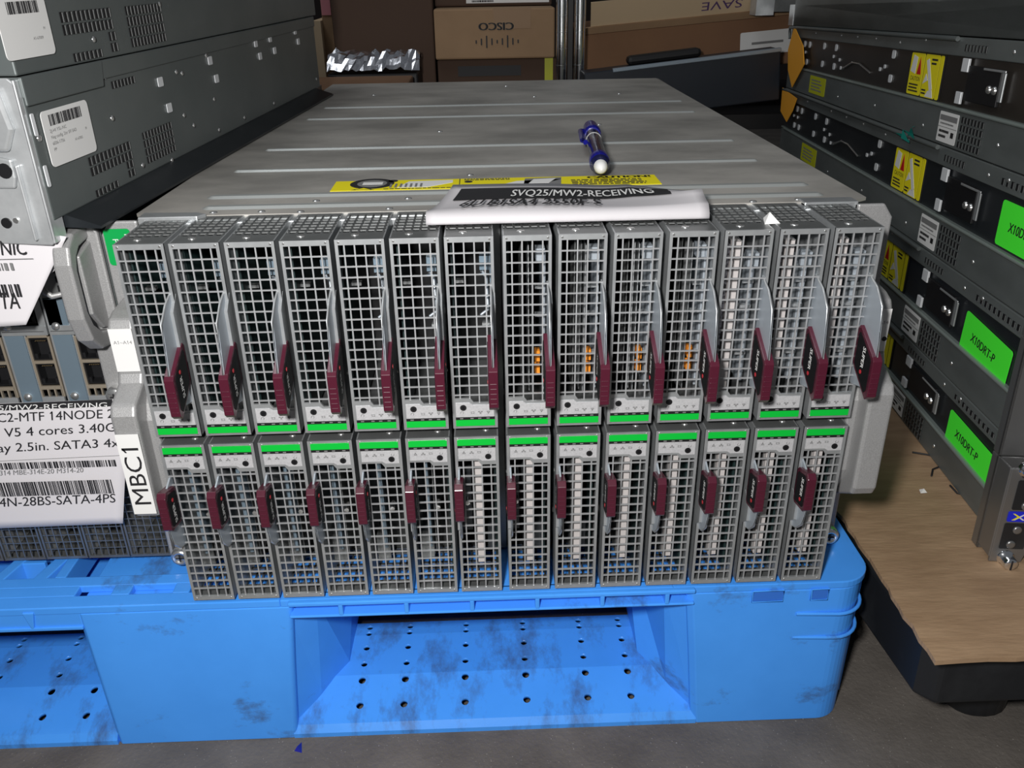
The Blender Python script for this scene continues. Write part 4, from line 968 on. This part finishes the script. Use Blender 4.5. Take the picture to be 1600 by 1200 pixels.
        if i == 0:
            l = MB(); l.M = frame((-.0165, -.0222, 0), X, Z)
            l.rrect(.006, .0455, .026, .070, .001, 'black_plastic', 0, .0004); l.rrect(.004, .0120, .0215, .0340, .001, 'black_plastic', 0, .0004)
            for cx, cz in ((.0175, .0640), (.0150, .0490), (.0135, .0285), (.0115, .0160)): l.lathe([(.0032, 0), (.0032, .001), (.0020, .0014), (.0001, .0012)], 'silver_dark', 16, Matrix.Translation((cx, cz, .0004)))
            l.build('control_buttons', t)
            l = MB(); l.M = frame((-.0165, -.0222, 0), X, Z); l.rrect(.0045, .0355, .0205, .0440, .001, 'badge_blue', 0, .0005)
            for s_, m in ((1, 'white'), (-1, 'white')):
                l.prism([(.0125-.0045*s_, .0370), (.0110-.0045*s_+.0018*(1 if s_ > 0 else -1)+.0015, .0370), (.0125+.0050*s_, .0425), (.0125+.0035*s_, .0425)], .0006, .0008, m)
            l.prism([(.0075, .0425), (.0090, .0425), (.0132, .0398), (.0090, .0370), (.0075, .0370), (.0112, .0398)], .0007, .0009, 'yellow'); plabel(l.build('badge', t), 'blue badge with a white and yellow X')
            for z in (.004, H-.001):
                s = MB(); s.lathe([(.0062, 0), (.0062, .004), (.0050, .0042), (.0050, .012), (.0042, .013), (.0001, .013)], 'chrome', 20, Matrix.Translation((-.006, -.0195, z)) @ Matrix.Rotation(PI/2, 4, 'X')); s.box((-.0066, -.0328, z-.004), (-.0054, -.0324, z+.004), 'ink'); s.build('thumb_screw', t)
    tg = MB(); c0 = O+R_ @ Vector((-.004, .37-.09, .262))
    rr = random.Random(5); vs = [(c0.x+rr.uniform(-.006, .0), c0.y+(k_-7)*.0022+rr.uniform(-.012, .012), c0.z-(k_-7)*.0008+rr.uniform(-.006, .006)) for k_ in range(14)]
    tg.add(vs, [(k, k+1, k+2) for k in range(0, 12, 2)], 'teal'); tag(tg.build('plastic_scrap'), 'crumpled teal plastic scrap caught between the right-hand servers', 'plastic scrap')
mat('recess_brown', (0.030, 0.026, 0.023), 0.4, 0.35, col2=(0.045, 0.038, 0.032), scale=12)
mat('red_dark', (0.50, 0.01, 0.01), 0, 0.5)
mat('silver_dark', (0.26, 0.26, 0.26), 0.75, 0.32)
right_side()

# ------------------------------------------------------------------ background shelving and boxes
def background():
    SZ = .205
    t = thing('wire_shelving', 'chrome shelving unit behind the enclosure holding the cardboard cartons at left', 'shelving', (0, 0, FZ))
    b = MB(); b.box((-.62, 1.0, SZ-FZ-.03), (.125, 1.50, SZ-FZ-.004), 'box_dark'); b.build('shelf', t)
    def post(x, y, p):
        q = MB(); pr = []
        for k in range(0, 58):
            z = k*.025; q.cyl((x, y, z), .0093, .0006, 'zinc_dull', 'z', 20)
        q.cyl((x, y, 0), .0090, 1.45, 'chrome', 'z', 28); q.build('post', p)
    post(.1195, 1.005, t); post(-.61, 1.02, t); post(-.61, 1.49, t)
    t2 = thing('wire_shelving', 'second chrome shelving unit, its post right beside the first one', 'shelving', (0, 0, FZ))
    b = MB(); b.box((.160, 1.03, SZ-FZ-.075), (1.1, 1.50, SZ-FZ-.050), 'black'); b.build('shelf', t2); post(.1487, 1.005, t2); post(1.09, 1.49, t2)
    q = MB(); q.box((.128, 1.03, 0), (.140, 1.05, 1.2), 'black'); q.build('strap', t2)
    # boxes
    def box(label, x0, x1, y0, y1, z0, z1, m, art=None, cat='cardboard box', name='cardboard_box', rz=0, group=None):
        cx, cy = (x0+x1)/2, (y0+y1)/2; t = thing(name, label, cat, (cx, cy, z0), (0, 0, rz), group)
        MB().box((x0-cx, y0-cy, 0), (x1-cx, y1-cy, z1-z0), m).build('body', t, .003)
        if art:
            a = MB(); a.M = frame((x0-cx, y0-cy-.0004, 0), X, Z); art(a, x1-x0, z1-z0); a.build('printing', t)
        return t
    def cis(a, W, H):
        # the carton stands on its head: printing is upside down
        M0 = a.M
        a.M = M0 @ Matrix.Translation((W*.66, H*.72, 0)) @ Matrix.Rotation(PI, 4, 'Z')
        a.text('CISCO', 0, 0, .017, 'ink', .0003, width=.060, bold=.0009)
        for k, hgt in enumerate((.006, .011, .020, .011, .006, .011, .020, .011, .006)):
            x = -.008+k*.0090; a.rrect(x, .030-hgt*.5, x+.0024, .030+hgt*.5, .0011, 'ink', 0, .0003)
        a.M = M0
        a.rect(W*.49, H*.6, W*.8, H, 'box_tan2', -.0003, .0003)
    box('tan carton with an upside-down network maker logo, beside the chrome post', -.090, .116, 1.10, 1.42, .2455, .3260, 'box_tan', cis)
    box('flat dark carton beneath the tan logo carton', -.088, .120, 1.11, 1.42, SZ-.003, .2445, 'box_dark', lambda a, W, H: (a.rect(W*.17, H*.35, W*.70, H*.75, 'ink', 0, .0003), a.rect(W*.90, 0, W*.97, H, 'yellow_dim', 0, .0003)))
    bb = thing('cardboard_box', 'tall dark brown carton behind the silver foil bag', 'cardboard box', (-.16, 1.20, SZ-.003))
    MB().box((-.105, -.08, 0), (.068, .2, .150), 'box_dark').build('body', bb, .003)
    box('black equipment case under the foil bag', -.262, -.115, 1.0, 1.10, SZ-.003, .236, 'black', lambda a, W, H: a.rect(W*.78, 0, W*.90, H*.8, 'yellow_dim', 0, .0004), 'equipment case', 'equipment_case')
    # foil bag
    n = 26; vs = []
    for j in range(12):
        for i in range(n):
            u, v = i/(n-1), j/11
            x = -.262+.150*u; y = 1.0+.09*v; h = .020*math.sin(PI*min(1, v*1.2+.05))+.018*v
            nz = noise.noise(Vector((u*7, v*4, 3)))*.013+noise.noise(Vector((u*19, v*9, 1)))*.009
            vs.append((x, y-.01*math.sin(u*PI)*(1-v), .2365+h+abs(nz)+(0 if v > .1 else -.0)))
    b = MB(); b.add(vs, [(j*n+i, j*n+i+1, (j+1)*n+i+1, (j+1)*n+i) for j in range(11) for i in range(n-1)], 'foil', False)
    o = b.build('foil_bag'); o.modifiers.new('s', 'SOLIDIFY').thickness = .001; tag(o, 'crumpled shiny silver antistatic bag on the black case', 'foil bag')
    # brown low carton right behind the enclosure
    box('low brown carton just behind the left rear corner of the enclosure', -.33, -.12, .81, .96, FZ, .2365, 'box_brown')
    # standing cardboard sheets
    s = MB(); s.box((-.300, 1.12, SZ), (-.285, 1.3, .31), 'box_light'); tag(s.build('cardboard_sheet'), 'pale cardboard panel on edge at the far left of the shelf', 'cardboard panel')
    s = MB(); s.box((-.285, 1.14, SZ), (-.268, 1.3, .46), 'box_tan'); s.box((-.2845, 1.1385, .318), (-.2685, 1.1399, .40), 'pink'); tag(s.build('cardboard_sheet'), 'upright cardboard panel with a pink and white patch', 'cardboard panel')
    # upper cartons
    sh = thing('cardboard_box', 'carton above the tall dark carton, only its bottom edge showing', 'cardboard box', (-.12, 1.22, .352))
    MB().box((-.10, -.04, 0), (.028, .2, .10), 'box_brown').build('body', sh, .003)
    MB().box((-.115, -.05, -.004), (.40, .22, -.0005), 'box_dark').build('pad', sh) if False else None
    sh = thing('cardboard_box', 'carton with a white paper label above the logo carton', 'cardboard box', (.04, 1.22, .327))
    MB().box((-.13, -.06, 0), (.075, .18, .12), 'box_dark').build('body', sh, .003)
    a = MB(); a.M = frame((-.075, -.0605, .005), X, Z); a.rect(0, 0, .145, .09, 'white', 0, .0004); a.scribble(.01, .0, .05, .006, 1, 'ink', .0005, 4); plabel(a.build('paper_label', sh), 'white paper label')
    # right cartons: low box with open tan flap reading SAVE upside down
    rz = .045
    t = thing('cardboard_box', 'long brown carton behind the black panel, SAVE written upside down on its flap', 'cardboard box', (.172, 1.10, .202), (0, -.075, 0))
    MB().box((0, 0, 0), (.50, .34, .080), 'box_brown').build('body', t, .003)
    f = MB(); f.M = Matrix.Translation((0, 0, .080)) @ Matrix.Rotation(.5, 4, 'X'); f.box((0, 0, 0), (.50, .003, .012), 'box_tan'); f.box((.012, .003, .010), (.50, .006, .055), 'box_light')
    f.M = f.M @ frame((.225, .0028, .036), -X, -Z); f.text('SAVE', -.045, .0, .022, 'ink_purple', .0002, width=.070); plabel(f.build('flap', t), 'pale flap with SAVE upside down')
    l = MB(); l.M = frame((.270, -.0005, .020), X, Z); l.rrect(0, 0, .12, .038, .003, 'white', 0, .0004); l.rect(.02, .017, .075, .021, 'ink_grey', .0005); plabel(l.build('paper_label', t), 'white shipping label')
    # black flat panel
    t = thing('flat_panel', 'black slab-sided equipment panel with a silver top edge, right of the enclosure', 'equipment panel', (.158, .950, .158), (0, -.095, .035))
    MB().box((.0, .0, 0), (.316, .045, .078), 'navy').build('body', t, .002)
    MB().box((.046, -.003, .074), (.316, .004, .080), 'lip_bright').build('top_edge', t, .001)
    MB().box((.005, -.004, .050), (.046, -.0, .054), 'lip_bright').build('corner_trim', t)
    MB().box((.075, .02, .078), (.195, .045, .092), 'black').build('rear_housing', t, .006)
    ps = MB(); ps.box((.445, 1.05, .310), (.475, 1.085, .36), 'silver_bright'); ps.box((.474, 1.055, .315), (.52, 1.085, .36), 'zinc_dull'); tag(ps.build('metal_bracket'), 'small bright metal bracket above the carton flap at upper right', 'bracket')
mat('box_tan2', (0.30, 0.185, 0.10), 0, 0.6)
mat('lip_bright', (0.30, 0.36, 0.42), 0.5, 0.35)
mat('ink_purple', (0.10, 0.05, 0.16), 0, 0.7)
background()
